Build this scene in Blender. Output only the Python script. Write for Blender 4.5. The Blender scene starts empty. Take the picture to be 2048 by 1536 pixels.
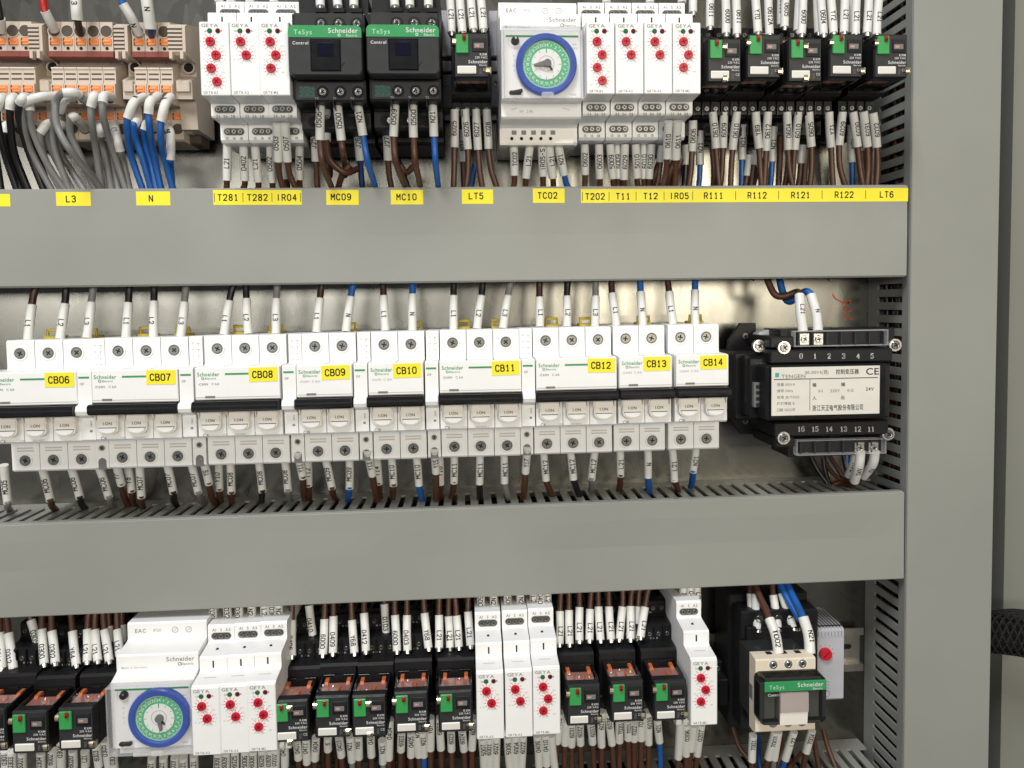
import bpy, bmesh, math, random
from mathutils import Vector, Matrix
random.seed(7)
S = 0.001                                   # all lengths below are millimetres
scene = bpy.context.scene
col = scene.collection
PI = math.pi

# ------------------------------------------------------------------ camera
F, CX, CY, H = 1540.0, 1022.0, 690.0, 590.0
D = Vector((930-CX, -(610-CY), -F)).normalized()
h = Vector((26600-CX, -(250-CY), -F)); h = h - h.dot(D)*D
X = h.normalized(); Z = X.cross(D)
def ray(px, py):
    r = Vector((px-CX, -(py-CY), -F)); return r.dot(X), r.dot(D), r.dot(Z)
def P(px, py, d):
    w = ray(px, py); t = (H-d)/w[1]; return w[0]*t, w[2]*t
def P3(px, py, d):
    x, z = P(px, py, d); return (x, d, z)
def hitz(px, py, z, lo=12, hi=54):          # where the sight line meets a level z
    w = ray(px, py); t = z/w[2]; d = max(lo, min(hi, H - w[1]*t)); return P3(px, py, d)
cam_d = bpy.data.cameras.new('camera'); cam = bpy.data.objects.new('camera', cam_d); col.objects.link(cam)
M = Matrix(((X.x, X.y, X.z), (D.x, D.y, D.z), (Z.x, Z.y, Z.z))).to_4x4()
M.translation = Vector((0, -H*S, 0)); cam.matrix_world = M
cam_d.sensor_width = 36; cam_d.lens = F/2048*36
cam_d.shift_x = (1024-CX)/2048; cam_d.shift_y = -(768-CY)/2048
cam_d.clip_start = .01; cam_d.clip_end = 20
scene.camera = cam

# --------------------------------------------------------------- materials
MATS = {}
def mat(name, c, rough=.45, metal=0., noise=.05, nscale=60, bump=0., bscale=400, spec=.5, coat=0., trans=0., ior=1.45, emit=None):
    m = bpy.data.materials.new(name); m.use_nodes = True
    nt = m.node_tree; b = nt.nodes['Principled BSDF']
    c = tuple(c)+(1,)
    b.inputs['Roughness'].default_value = rough; b.inputs['Metallic'].default_value = metal
    b.inputs['Specular IOR Level'].default_value = spec; b.inputs['Coat Weight'].default_value = coat
    b.inputs['Transmission Weight'].default_value = trans; b.inputs['IOR'].default_value = ior
    tc = nt.nodes.new('ShaderNodeTexCoord')
    if noise:
        n = nt.nodes.new('ShaderNodeTexNoise'); n.inputs['Scale'].default_value = nscale; n.inputs['Detail'].default_value = 6
        nt.links.new(tc.outputs['Object'], n.inputs['Vector'])
        r = nt.nodes.new('ShaderNodeMapRange'); r.inputs['From Min'].default_value = .3; r.inputs['From Max'].default_value = .7
        r.inputs['To Min'].default_value = 1-noise; r.inputs['To Max'].default_value = 1+noise
        nt.links.new(n.outputs['Fac'], r.inputs['Value'])
        mx = nt.nodes.new('ShaderNodeVectorMath'); mx.operation = 'SCALE'; mx.inputs[0].default_value = c[:3]
        nt.links.new(r.outputs['Result'], mx.inputs['Scale']); nt.links.new(mx.outputs['Vector'], b.inputs['Base Color'])
        r2 = nt.nodes.new('ShaderNodeMapRange'); r2.inputs['To Min'].default_value = max(.02, rough-.08); r2.inputs['To Max'].default_value = rough+.1
        n2 = nt.nodes.new('ShaderNodeTexNoise'); n2.inputs['Scale'].default_value = nscale*2.3
        nt.links.new(tc.outputs['Object'], n2.inputs['Vector']); nt.links.new(n2.outputs['Fac'], r2.inputs['Value'])
        nt.links.new(r2.outputs['Result'], b.inputs['Roughness'])
    else: b.inputs['Base Color'].default_value = c
    if bump:
        n3 = nt.nodes.new('ShaderNodeTexNoise'); n3.inputs['Scale'].default_value = bscale; n3.inputs['Detail'].default_value = 3
        nt.links.new(tc.outputs['Object'], n3.inputs['Vector'])
        bp = nt.nodes.new('ShaderNodeBump'); bp.inputs['Strength'].default_value = bump; bp.inputs['Distance'].default_value = .003 if name == 'mesh' else .0004
        nt.links.new(n3.outputs['Fac'], bp.inputs['Height']); nt.links.new(bp.outputs['Normal'], b.inputs['Normal'])
    MATS[name] = m; return m
mat('duct', (.262, .268, .244), .46, noise=.045, nscale=9, bump=.12, bscale=900)
mat('white', (.80, .80, .79), .38, noise=.02, bump=.08, bscale=1500)
mat('cream', (.78, .745, .68), .3, coat=.5, noise=.03, bump=.08, bscale=1500)
mat('ivory', (.70, .62, .50), .42, noise=.03)
mat('beige', (.53, .45, .37), .5, noise=.07, bump=.1)
mat('beige_dark', (.075, .055, .042), .6, noise=.1)
mat('maroon', (.22, .055, .04), .4, noise=.1)
mat('orange', (.80, .26, .08), .4, noise=.08)
mat('black', (.009, .009, .010), .42, spec=.3, noise=.15, bump=.15, bscale=1200)
mat('blackgloss', (.008, .008, .009), .2, spec=.4, noise=.1)
mat('hole', (.006, .006, .006), .8, noise=0)
mat('darkgrey', (.026, .027, .028), .38, spec=.35, noise=.1, bump=.1)
mat('darkglass', (.006, .006, .016), .12, spec=.4, noise=.05)
mat('midgrey', (.16, .16, .16), .5, noise=.1)
mat('slotgrey', (.07, .07, .062), .5, noise=.1)
mat('textgrey', (.22, .22, .22), .6, noise=0)
mat('palegrey', (.45, .45, .45), .6, noise=0)
mat('ink', (.012, .012, .012), .6, noise=0)
mat('inkwhite', (.62, .62, .62), .5, noise=0)
mat('green', (.035, .30, .075), .4, noise=.05)
mat('schgreen', (.032, .27, .09), .35, noise=.04)
mat('palegreen', (.32, .62, .42), .5, noise=0)
mat('dialgreen', (.10, .44, .22), .45, noise=.05)
mat('dialblue', (.055, .11, .45), .3, noise=.08, nscale=200)
mat('leadgreen', (.02, .13, .05), .2, noise=0)
mat('leadred', (.12, .005, .01), .2, noise=0)
mat('red', (.50, .012, .03), .3, noise=.06)
mat('leverred', (.28, .012, .015), .3, noise=.06)
mat('redink', (.55, .06, .03), .6, noise=.1)
mat('yellow', (.86, .74, .015), .45, noise=.03, nscale=90)
mat('clipyellow', (.42, .32, .02), .35, noise=.15)
mat('sleeve', (.68, .68, .65), .35, noise=.05, nscale=120, bump=.15, bscale=500)
mat('brown', (.085, .036, .020), .38, noise=.12, nscale=90)
mat('wireblack', (.010, .010, .011), .35, noise=.15)
mat('darkred', (.045, .014, .012), .35, noise=.15)
mat('wiregrey', (.20, .20, .195), .38, noise=.08)
mat('blue', (.015, .10, .36), .35, noise=.08)
mat('darkblue', (.010, .035, .14), .35, noise=.08)
mat('wirered', (.42, .02, .015), .35, noise=.08)
mat('lavender', (.42, .42, .46), .45, noise=.06)
mat('steel', (.72, .71, .68), .28, 1., noise=.08, nscale=300)
mat('midsteel', (.45, .45, .45), .22, 1., noise=.15, nscale=400)
mat('darksteel', (.22, .22, .21), .32, 1., noise=.15, nscale=400)
mat('rail', (.62, .60, .54), .35, 1., noise=.08, nscale=60)
mat('brass', (.75, .66, .45), .25, 1., noise=.1)
mat('coil', (.50, .27, .23), .35, noise=.15)
mat('mesh', (.012, .012, .012), .6, noise=.4, nscale=500, bump=1., bscale=900)
mat('wall', (.22, .225, .195), .5, noise=.03, nscale=10)
mat('labelpaper', (.66, .64, .58), .4, noise=.04)
mat('teal', (.03, .32, .30), .4, noise=0)
mat('dkgreenprint', (.03, .09, .075), .3, noise=.6, nscale=900)
def clear(name, tint, fac, rough=.05, dif=False):
    m = bpy.data.materials.new(name); m.use_nodes = True; nt = m.node_tree; nt.nodes.clear()
    o = nt.nodes.new('ShaderNodeOutputMaterial'); t = nt.nodes.new('ShaderNodeBsdfTransparent'); t.inputs[0].default_value = tuple(tint)+(1,)
    g = nt.nodes.new('ShaderNodeBsdfPrincipled' if dif else 'ShaderNodeBsdfGlossy'); g.inputs[0].default_value = (.85, .85, .85, 1); g.inputs['Roughness'].default_value = rough
    n = nt.nodes.new('ShaderNodeTexNoise'); n.inputs['Scale'].default_value = 90
    r = nt.nodes.new('ShaderNodeMapRange'); r.inputs['To Min'].default_value = fac*.7; r.inputs['To Max'].default_value = fac*1.3
    mx = nt.nodes.new('ShaderNodeMixShader')
    nt.links.new(n.outputs['Fac'], r.inputs['Value']); nt.links.new(r.outputs['Result'], mx.inputs['Fac'])
    nt.links.new(t.outputs[0], mx.inputs[1]); nt.links.new(g.outputs[0], mx.inputs[2]); nt.links.new(mx.outputs[0], o.inputs['Surface'])
    MATS[name] = m
clear('clear', (.99, .99, .99), .045)
clear('clearedge', (.97, .97, .98), .26, .15, True)
clear('tinted', (.88, .80, .79), .16, .03)
clear('smoke', (.36, .37, .34), .09)
mat('taupe', (.36, .31, .29), .35, noise=.05)
# galvanised mounting plate: brushed spangle metal
def plate_mat():
    m = mat('plate', (.23, .225, .20), .28, 1., noise=.07, nscale=12, bump=.06, bscale=60)
    nt = m.node_tree; b = nt.nodes['Principled BSDF']
    tc = nt.nodes['Texture Coordinate']; v = nt.nodes.new('ShaderNodeTexVoronoi'); v.inputs['Scale'].default_value = 160
    mp = nt.nodes.new('ShaderNodeMapping'); mp.inputs['Scale'].default_value = (1, 1, .45)
    nt.links.new(tc.outputs['Object'], mp.inputs[0]); nt.links.new(mp.outputs[0], v.inputs['Vector'])
    sp = nt.nodes.new('ShaderNodeSeparateColor'); nt.links.new(v.outputs['Color'], sp.inputs[0])
    r = nt.nodes.new('ShaderNodeMapRange'); r.inputs['To Min'].default_value = .24; r.inputs['To Max'].default_value = .28
    nt.links.new(sp.outputs[0], r.inputs['Value']); nt.links.new(r.outputs[0], b.inputs['Roughness'])
plate_mat()

# ------------------------------------------------------------ mesh helpers
GL = {}
def glyph(c, cuts=False):
    k = (c, cuts)
    if k in GL: return GL[k]
    cu = bpy.data.curves.new('g', 'FONT'); cu.body = c; cu.size = 1; cu.resolution_u = 3; cu.offset = .012
    o = bpy.data.objects.new('g', cu); col.objects.link(o)
    dg = bpy.context.evaluated_depsgraph_get()
    me = bpy.data.meshes.new_from_object(o.evaluated_get(dg))
    bm = bmesh.new(); bm.from_mesh(me)
    if cuts:
        for q in (.12, .25, .37, .5, .62):
            bmesh.ops.bisect_plane(bm, geom=bm.verts[:]+bm.edges[:]+bm.faces[:], plane_co=(0, q, 0), plane_no=(0, 1, 0))
    bmesh.ops.remove_doubles(bm, verts=bm.verts, dist=1e-5)
    vs = [(v.co.x, v.co.y) for v in bm.verts]; bm.verts.index_update()
    fs = [[v.index for v in f.verts] for f in bm.faces]
    bm.free(); bpy.data.objects.remove(o); bpy.data.curves.remove(cu); bpy.data.meshes.remove(me)
    x0 = min((a for a, _ in vs), default=0); x1 = max((a for a, _ in vs), default=.3)
    GL[k] = (vs, fs, x0, x1); return GL[k]
# single-stroke lettering like a label printer's, on a 4 x 6 grid
STK = {'0': ['1,0 3,0 4,1.2 4,4.8 3,6 1,6 0,4.8 0,1.2 1,0'], '1': ['.8,4.7 2,6 2,0', '1,0 3,0'], '2': ['0,4.6 .3,5.6 1.2,6 2.8,6 3.8,5.4 4,4.3 3.4,3.2 0,0 4,0'],
 '3': ['0,5.2 1.2,6 2.8,6 3.9,5.2 3.8,3.8 2.6,3.2 1.5,3.2', '2.6,3.2 3.9,2.4 4,1 2.9,0 1.1,0 0,.9'], '4': ['3,0 3,6 0,1.8 4,1.8'], '5': ['3.8,6 .4,6 .2,3.4 1.4,3.8 2.8,3.7 3.9,2.7 4,1.3 3,0 1.2,0 0,.8'],
 '6': ['3.7,5.3 2.7,6 1.3,6 .2,4.8 0,3 0,1.2 1,0 3,0 4,1.2 3.9,2.6 2.8,3.5 1.2,3.5 .1,2.4'], '7': ['0,6 4,6 2,2.5 1.6,0'], '8': ['2,3.2 .6,3.8 .2,5 1,6 3,6 3.8,5 3.4,3.8 2,3.2 .5,2.5 0,1.2 1,0 3,0 4,1.2 3.5,2.5 2,3.2'],
 '9': ['.3,.7 1.3,0 2.7,0 3.8,1.2 4,3 4,4.8 3,6 1,6 0,4.8 .1,3.4 1.2,2.5 2.8,2.5 3.9,3.6'], 'A': ['0,0 2,6 4,0', '.8,2.2 3.2,2.2'], 'B': ['0,0 0,6 2.8,6 3.7,5.2 3.6,3.8 2.7,3.2 0,3.2', '2.7,3.2 4,2.3 4,.9 3,0 0,0'],
 'C': ['4,1.2 3,0 1.2,0 0,1.3 0,4.7 1.2,6 3,6 4,4.8'], 'I': ['2,0 2,6'], 'J': ['0,1.4 .8,0 2.4,0 3.2,1.2 3.2,6'], 'L': ['0,6 0,0 3.8,0'], 'M': ['0,0 0,6 2,2.6 4,6 4,0'], 'N': ['0,0 0,6 4,0 4,6'],
 'R': ['0,0 0,6 2.8,6 3.9,5 3.8,3.6 2.8,2.8 0,2.8', '2.2,2.8 4,0'], 'S': ['0,.9 1.2,0 2.9,0 4,1 3.8,2.4 .4,3.8 .1,5 1.1,6 2.8,6 3.9,5.2'], 'T': ['0,6 4,6', '2,6 2,0'], 'V': ['0,6 2,0 4,6'], 'Y': ['0,6 2,3 4,6', '2,3 2,0'], '-': ['.6,3 3.4,3']}
def sglyph(c):
    k = ('stk', c)
    if k in GL: return GL[k]
    vs = []; fs = []; hw = .068; q = .72/6; xs = .40/4
    for ln in STK[c]:
        pts = [Vector((float(a.split(',')[0])*xs, float(a.split(',')[1])*q)) for a in ln.split()]
        for a, b in zip(pts, pts[1:]):
            n = max(1, math.ceil((b-a).length/.2)); t = (b-a).normalized(); m = Vector((-t.y, t.x))*hw; a0 = a-t*hw*.6; b0 = b+t*hw*.6
            for i in range(n):
                p = a0.lerp(b0, i/n); e = a0.lerp(b0, (i+1)/n); o = len(vs)
                vs += [tuple(p-m), tuple(p+m), tuple(e+m), tuple(e-m)]; fs.append([o, o+1, o+2, o+3])
    GL[k] = (vs, fs, 0, .40); return GL[k]
def layout(s, size, mono=0, cuts=False):
    """-> list of (verts2d, faces), width; capital height is size"""
    k = size/.72; out = []; x = 0
    for c in s:
        if c == ' ': x += size*(mono or .45); continue
        vs, fs, a, b = sglyph(c) if mono and c in STK else glyph(c, cuts)
        if mono: off = x + size*mono/2 - (a+b)/2*k; adv = size*mono
        else: off = x - a*k; adv = (b-a)*k + size*.16
        out.append(([(vx*k+off, vy*k) for vx, vy in vs], fs)); x += adv
    w = x - (0 if mono else size*.16)
    return out, w
class MB:
    def __init__(s, o=(0, 0)): s.v = []; s.f = []; s.m = []; s.sm = []; s.mats = []; s.o = o; s.k = set()
    def mi(s, m):
        if m not in s.mats: s.mats.append(m)
        return s.mats.index(m)
    def add(s, vs, fs, m, smooth=False, keep=False):
        b = len(s.v); s.v += [(x-s.o[0], d, z-s.o[1]) for x, d, z in vs]; i = s.mi(m)
        for f in fs:
            s.f.append([b+q for q in f]); s.m.append(i); s.sm.append(smooth)
        return s
    def box(s, x0, x1, d0, d1, z0, z1, m, c=0):
        if x0 > x1: x0, x1 = x1, x0
        if z0 > z1: z0, z1 = z1, z0
        if d0 > d1: d0, d1 = d1, d0
        c = min(c, (x1-x0)*.45, (d1-d0)*.45, (z1-z0)*.45)
        if c <= 0:
            vs = [(x, d, z) for x in (x0, x1) for d in (d0, d1) for z in (z0, z1)]
            return s.add(vs, [(0, 1, 3, 2), (4, 6, 7, 5), (0, 4, 5, 1), (2, 3, 7, 6), (0, 2, 6, 4), (1, 5, 7, 3)], m)
        vs = []; ix = {}
        lo = (x0, d0, z0); hi = (x1, d1, z1)
        for sx in (0, 1):
            for sy in (0, 1):
                for sz in (0, 1):
                    sg = (sx, sy, sz)
                    for a in range(3):
                        p = []
                        for k in range(3):
                            e = hi[k] if sg[k] else lo[k]
                            if k != a: e += -c if sg[k] else c
                            p.append(e)
                        ix[(sg, a)] = len(vs); vs.append(tuple(p))
        fs = []
        for a in range(3):
            u, w = [k for k in range(3) if k != a]
            for sa in (0, 1):
                q = []
                for (i, j) in ((0, 0), (1, 0), (1, 1), (0, 1)):
                    g = [0, 0, 0]; g[a] = sa; g[u] = i; g[w] = j; q.append(ix[(tuple(g), a)])
                fs.append(q)
            for i in (0, 1):
                for j in (0, 1):
                    g0 = [0, 0, 0]; g0[u] = i; g0[w] = j; g1 = list(g0); g1[a] = 1
                    g0 = tuple(g0); g1 = tuple(g1)
                    fs.append([ix[(g0, u)], ix[(g1, u)], ix[(g1, w)], ix[(g0, w)]])
        for g in [(a, b, e) for a in (0, 1) for b in (0, 1) for e in (0, 1)]: fs.append([ix[(g, 0)], ix[(g, 1)], ix[(g, 2)]])
        return s.add(vs, fs, m)
    def px_(s, prof, x0, x1, m):            # profile (d, z) extruded along x
        n = len(prof); vs = [(x0, d, z) for d, z in prof]+[(x1, d, z) for d, z in prof]
        return s.add(vs, [list(range(n)), list(range(2*n-1, n-1, -1))]+[(i, (i+1) % n, n+(i+1) % n, n+i) for i in range(n)], m)
    def pd(s, prof, d0, d1, m, taper=0, smooth=False):            # profile (x, z) extruded along depth
        n = len(prof); cx = sum(p[0] for p in prof)/n; cz = sum(p[1] for p in prof)/n
        k = 1-taper
        vs = [(x, d0, z) for x, z in prof]+[(cx+(x-cx)*k, d1, cz+(z-cz)*k) for x, z in prof]
        b = s.add(vs, [(i, (i+1) % n, n+(i+1) % n, n+i) for i in range(n)], m, smooth)
        return s.add(vs[n:], [list(range(n))], m).add(vs[:n], [list(range(n))], m)
    def disc(s, x, z, d0, d1, r, m, n=20, r2=None, smooth=True):
        pr = [(x+r*math.cos(2*PI*i/n), z+r*math.sin(2*PI*i/n)) for i in range(n)]
        return s.pd(pr, d0, d1, m, 0 if r2 is None else 1-r2/r, smooth)
    def ring(s, x, z, d0, d1, ri, ro, m, n=28, bev=0):
        vs = []
        prof = [(ri, d0), (ri, d1-bev*.3), (ri+bev, d1), (ro-bev, d1), (ro, d1-bev), (ro, d0)]
        k = len(prof)
        for i in range(n):
            a = 2*PI*i/n
            for r, d in prof: vs.append((x+r*math.cos(a), d, z+r*math.sin(a)))
        fs = [(i*k+j, ((i+1) % n)*k+j, ((i+1) % n)*k+(j+1) % k, i*k+(j+1) % k) for i in range(n) for j in range(k)]
        return s.add(vs, fs, m)
    def bar(s, x, z, d0, d1, L, W, ang, m):  # small bar lying in the face plane
        c, q = math.cos(ang), math.sin(ang)
        pr = [(x+a*L/2*c-b*W/2*q, z+a*L/2*q+b*W/2*c) for a, b in ((-1, -1), (1, -1), (1, 1), (-1, 1))]
        return s.pd(pr, d0, d1, m)
    def tube(s, pts, r, m, n=12, r1=None, caps=True):
        pts = [Vector(p) for p in pts]; N = len(pts); vs = []; up = Vector((0, 1, 0))
        for i, p in enumerate(pts):
            t = (pts[min(i+1, N-1)]-pts[max(i-1, 0)]).normalized()
            f = up-up.dot(t)*t
            if f.length < .1: f = Vector((1, 0, 0)) - Vector((1, 0, 0)).dot(t)*t
            f.normalize(); g = t.cross(f)
            rr = r if r1 is None else r+(r1-r)*i/(N-1)
            for j in range(n):
                a = 2*PI*j/n; vs.append(tuple(p+(f*math.cos(a)+g*math.sin(a))*rr))
        fs = [(i*n+j, i*n+(j+1) % n, (i+1)*n+(j+1) % n, (i+1)*n+j) for i in range(N-1) for j in range(n)]
        s.add(vs, fs, m, True)
        if caps: s.add(vs[:n], [list(range(n))], m); s.add(vs[-n:], [list(range(n))], m)
        return s
    def text(s, t, x, z, d, size, m, al='c', mono=0, sx=1., rot=0.):
        out, w = layout(t, size, mono); w *= sx
        ox = {'c': -w/2, 'l': 0, 'r': -w}[al]; c, q = math.cos(rot), math.sin(rot)
        for vs, fs in out:
            s.add([(x+(vx*sx+ox)*c-(vy-size/2)*q, d, z+(vx*sx+ox)*q+(vy-size/2)*c) for vx, vy in vs], fs, m)
        return s
    def mesh(s, name):
        me = bpy.data.meshes.new(name)
        me.from_pydata([(x*S, -d*S, z*S) for x, d, z in s.v], [], s.f)
        for i, k in enumerate(s.mats): me.materials.append(MATS[k])
        me.polygons.foreach_set('material_index', s.m); me.polygons.foreach_set('use_smooth', s.sm)
        bm = bmesh.new(); bm.from_mesh(me); bmesh.ops.recalc_face_normals(bm, faces=bm.faces); bm.to_mesh(me); bm.free()
        me.update(); return me
LABELS = {}
def thing(name, label, cat, x=0, z=0, d=0, group=None, kind=None):
    o = bpy.data.objects.new(name, None); col.objects.link(o); o.location = (x*S, -d*S, z*S); o.empty_display_size = .01
    return tag(o, label, cat, group, kind)
def tag(o, label, cat, group=None, kind=None):
    o['label'] = label; o['category'] = cat
    if group: o['group'] = group
    if kind: o['kind'] = kind
    LABELS.setdefault(label, []).append(o.name)
    if not 4 <= len(label.split()) <= 16: print('LABEL LEN', len(label.split()), label)
    return o
def put(mesh, name, parent=None, at=(0, 0, 0)):
    if isinstance(mesh, MB): mesh = mesh.mesh(name)
    o = bpy.data.objects.new(name, mesh); col.objects.link(o)
    if parent is not None: o.parent = parent
    o.location = (at[0]*S, -at[1]*S, at[2]*S); return o
PROTO = {}
def proto(key, fn):
    if key not in PROTO:
        b = MB(); fn(b); PROTO[key] = b.mesh(str(key[0]))
    return PROTO[key]
def screw(parent, x, z, d, r, m='steel', ang=.6, name='screw'):
    ang = round((ang*1.7+x*.37+z*.21) % 1.5, 1)
    def f(b):
        b.disc(0, 0, -.8, .5, r, m, 18, r*.86)
        b.bar(0, 0, .35, .56, r*1.45, r*.26, ang, 'hole'); b.bar(0, 0, .35, .57, r*1.45, r*.26, ang+PI/2, 'hole')
        b.ring(0, 0, .3, .62, r*.55, r*.8, m, 14, .1)
    return put(proto(('screw', r, m, ang), f), name, parent, (x, d, z))
def catmull(pts, n=6):
    pts = [Vector(p) for p in pts]
    if len(pts) == 2: return [pts[0].lerp(pts[1], i/n) for i in range(n+1)]
    q = [pts[0]*2-pts[1]]+pts+[pts[-1]*2-pts[-2]]; out = []
    for i in range(1, len(q)-2):
        a, b, c, e = q[i-1:i+3]
        for k in range(n):
            t = k/n; out.append(.5*((2*b)+(c-a)*t+(2*a-5*b+4*c-e)*t*t+(3*b-3*c+e-a)*t**3))
    out.append(pts[-1]); return out

# ------------------------------------------------------------------- wires
WC = {'n': ('brown', 'brown'), 'k': ('wireblack', 'black'), 'g': ('wiregrey', 'grey'), 'b': ('blue', 'blue'), 'd': ('darkblue', 'dark blue'),
      'r': ('wirered', 'red'), 'm': ('darkred', 'dark reddish')}
PENDING = []
def sleeve_text(b, path, txt, r, down, size, pos=.5):
    L = [0]
    for i in range(1, len(path)): L.append(L[-1]+(path[i]-path[i-1]).length)
    out, w = layout(txt, size, .82, cuts=True)
    if w > L[-1]*.96: k = L[-1]*.96/w
    else: k = 1
    w *= k; s0 = L[-1]*pos-w/2; s0 = max(.3, min(L[-1]-w-.3, s0))
    up = Vector((0, 1, 0)); jit = random.uniform(-.22, .22)
    def at(s):
        s = max(0, min(L[-1]-1e-4, s)); i = 0
        while i < len(L)-2 and L[i+1] < s: i += 1
        t = (s-L[i])/(L[i+1]-L[i]+1e-9); T = (path[i+1]-path[i]).normalized()
        return path[i].lerp(path[i+1], t), T
    for vs, fs in out:
        ps = []
        for u, v in vs:
            u = u*k
            # path runs from device (0) to free end (L)
            p, T = at(s0+u)
            f = (up-up.dot(T)*T).normalized(); g = T.cross(f)          # g: letter 'up' direction
            a = (v-size/2)/r+jit
            ps.append(tuple(p+(f*math.cos(a)+g*math.sin(a))*(r+.07)))
        b.add(ps, fs, 'ink')
def wire(c, txt, sl, ins, where, group, read='up', rs=2.9, ri=2.05, ferr=False, size=3.0, pos=.5, cat='wire'):
    """sl: 3-D points of the sleeve starting at the device; ins: 3-D points continuing from the sleeve end"""
    PENDING.append(dict(c=c, txt=txt, sl=sl, ins=ins, where=where, group=group, read=read, rs=rs, ri=ri, ferr=ferr, size=size, pos=pos))
def ordinal(i, n):
    if i == 0: return 'leftmost'
    if i == n-1: return 'rightmost'
    return ['', 'second', 'third', 'fourth', 'fifth', 'sixth', 'seventh', 'eighth', 'ninth', 'tenth', 'eleventh', 'twelfth'][i]+' from left'
def flush_wires():
    by = {}
    for w in PENDING: by.setdefault((w['c'], w['txt'], w['where']), []).append(w)
    for k, L in by.items():
        L.sort(key=lambda w: (w['sl'] or w['ins'])[0][0])
        for i, w in enumerate(L):
            cn = WC[w['c']][1]
            if w['sl'] and w['txt']: t = f"{cn} wire, white sleeve marked {w['txt']}, {w['where']}"
            elif w['sl']: t = f"{cn} wire, unmarked white sleeve, {w['where']}"
            else: t = f"bare {cn} wire, {w['where']}"
            if len(L) > 1: t += ', '+ordinal(i, len(L))
            w['label'] = t
    for w in PENDING:
        cm = WC[w['c']][0]; first = (w['sl'] or w['ins'])[0]
        o = thing('wire', w['label'], 'wire', first[0], first[2], 0, w['group'])
        og = (first[0], first[2])
        if w['sl']:
            path = catmull(w['sl'], 7); b = MB(og); rs = w['rs']
            b.tube(path, rs, 'sleeve', 14)
            if w['txt']:
                # reading direction: 'up' text is read from the bottom of the picture to the top
                zdir = path[-1].z - path[0].z
                pth = path
                if (w['read'] == 'up' and zdir < 0) or (w['read'] == 'down' and zdir > 0): pth = path[::-1]
                sleeve_text(b, pth, w['txt'], rs, False, w['size'], w['pos'] if pth is path else 1-w['pos'])
            put(b, 'marker_sleeve', o)
            if w['ferr']:
                fb = MB(og); T = (path[0]-path[1]).normalized(); fb.tube([path[0]-T*.5, path[0]+T*2.4], 2.3, 'steel', 10, 1.7)
                put(fb, 'ferrule', o)
        if w['ins']:
            pts = list(w['ins'])
            if w['sl']:
                e = Vector(w['sl'][-1]); e0 = Vector(w['sl'][-2]); pts = [tuple(e-(e-e0).normalized()*2), tuple(e)] + pts
            b = MB(og); b.tube(catmull(pts, 8), w['ri'], cm, 12); put(b, 'insulation', o)

# ------------------------------------------------------------- the setting
b = MB(); b.box(-520, 386, -3, 0, -460, 330, 'plate')
pl = put(b, 'back_panel'); tag(pl, 'galvanised steel mounting plate behind all the rows of devices', 'mounting plate', kind='structure')
# red handwriting on the plate
b = MB()
for st in ([(1665, 588), (1672, 598), (1690, 606), (1702, 604)], [(1693, 612), (1686, 618), (1694, 624), (1703, 620)], [(1690, 612), (1702, 600)], [(1686, 628), (1694, 636), (1708, 638)], [(1655, 556), (1660, 562)], [(1500, 556), (1508, 562)]):
    pts = catmull([P3(x, y, .05) for x, y in st], 5)
    for i in range(len(pts)-1):
        p, q = pts[i], pts[i+1]; t = (q-p); ln = t.length; n = Vector((-t.z, 0, t.x))/ln*.55
        b.add([tuple(p-n), tuple(p+n), tuple(q+n), tuple(q-n)], [(0, 1, 2, 3)], 'redink')
put(b, 'handwriting', pl)
b = MB(); b.px_([(-110, -900), (-31, -900), (-31, 700), (-110, 700)], 456, 900, 'wall'); b.box(386, 389, -110, -3, -900, 700, 'darkgrey'); b.box(389, 456, -110, -107, -900, 700, 'midgrey')
w_ = put(b, 'cabinet_wall'); tag(w_, 'pale green grey painted cabinet wall at the far right', 'cabinet wall', kind='structure')

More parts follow.
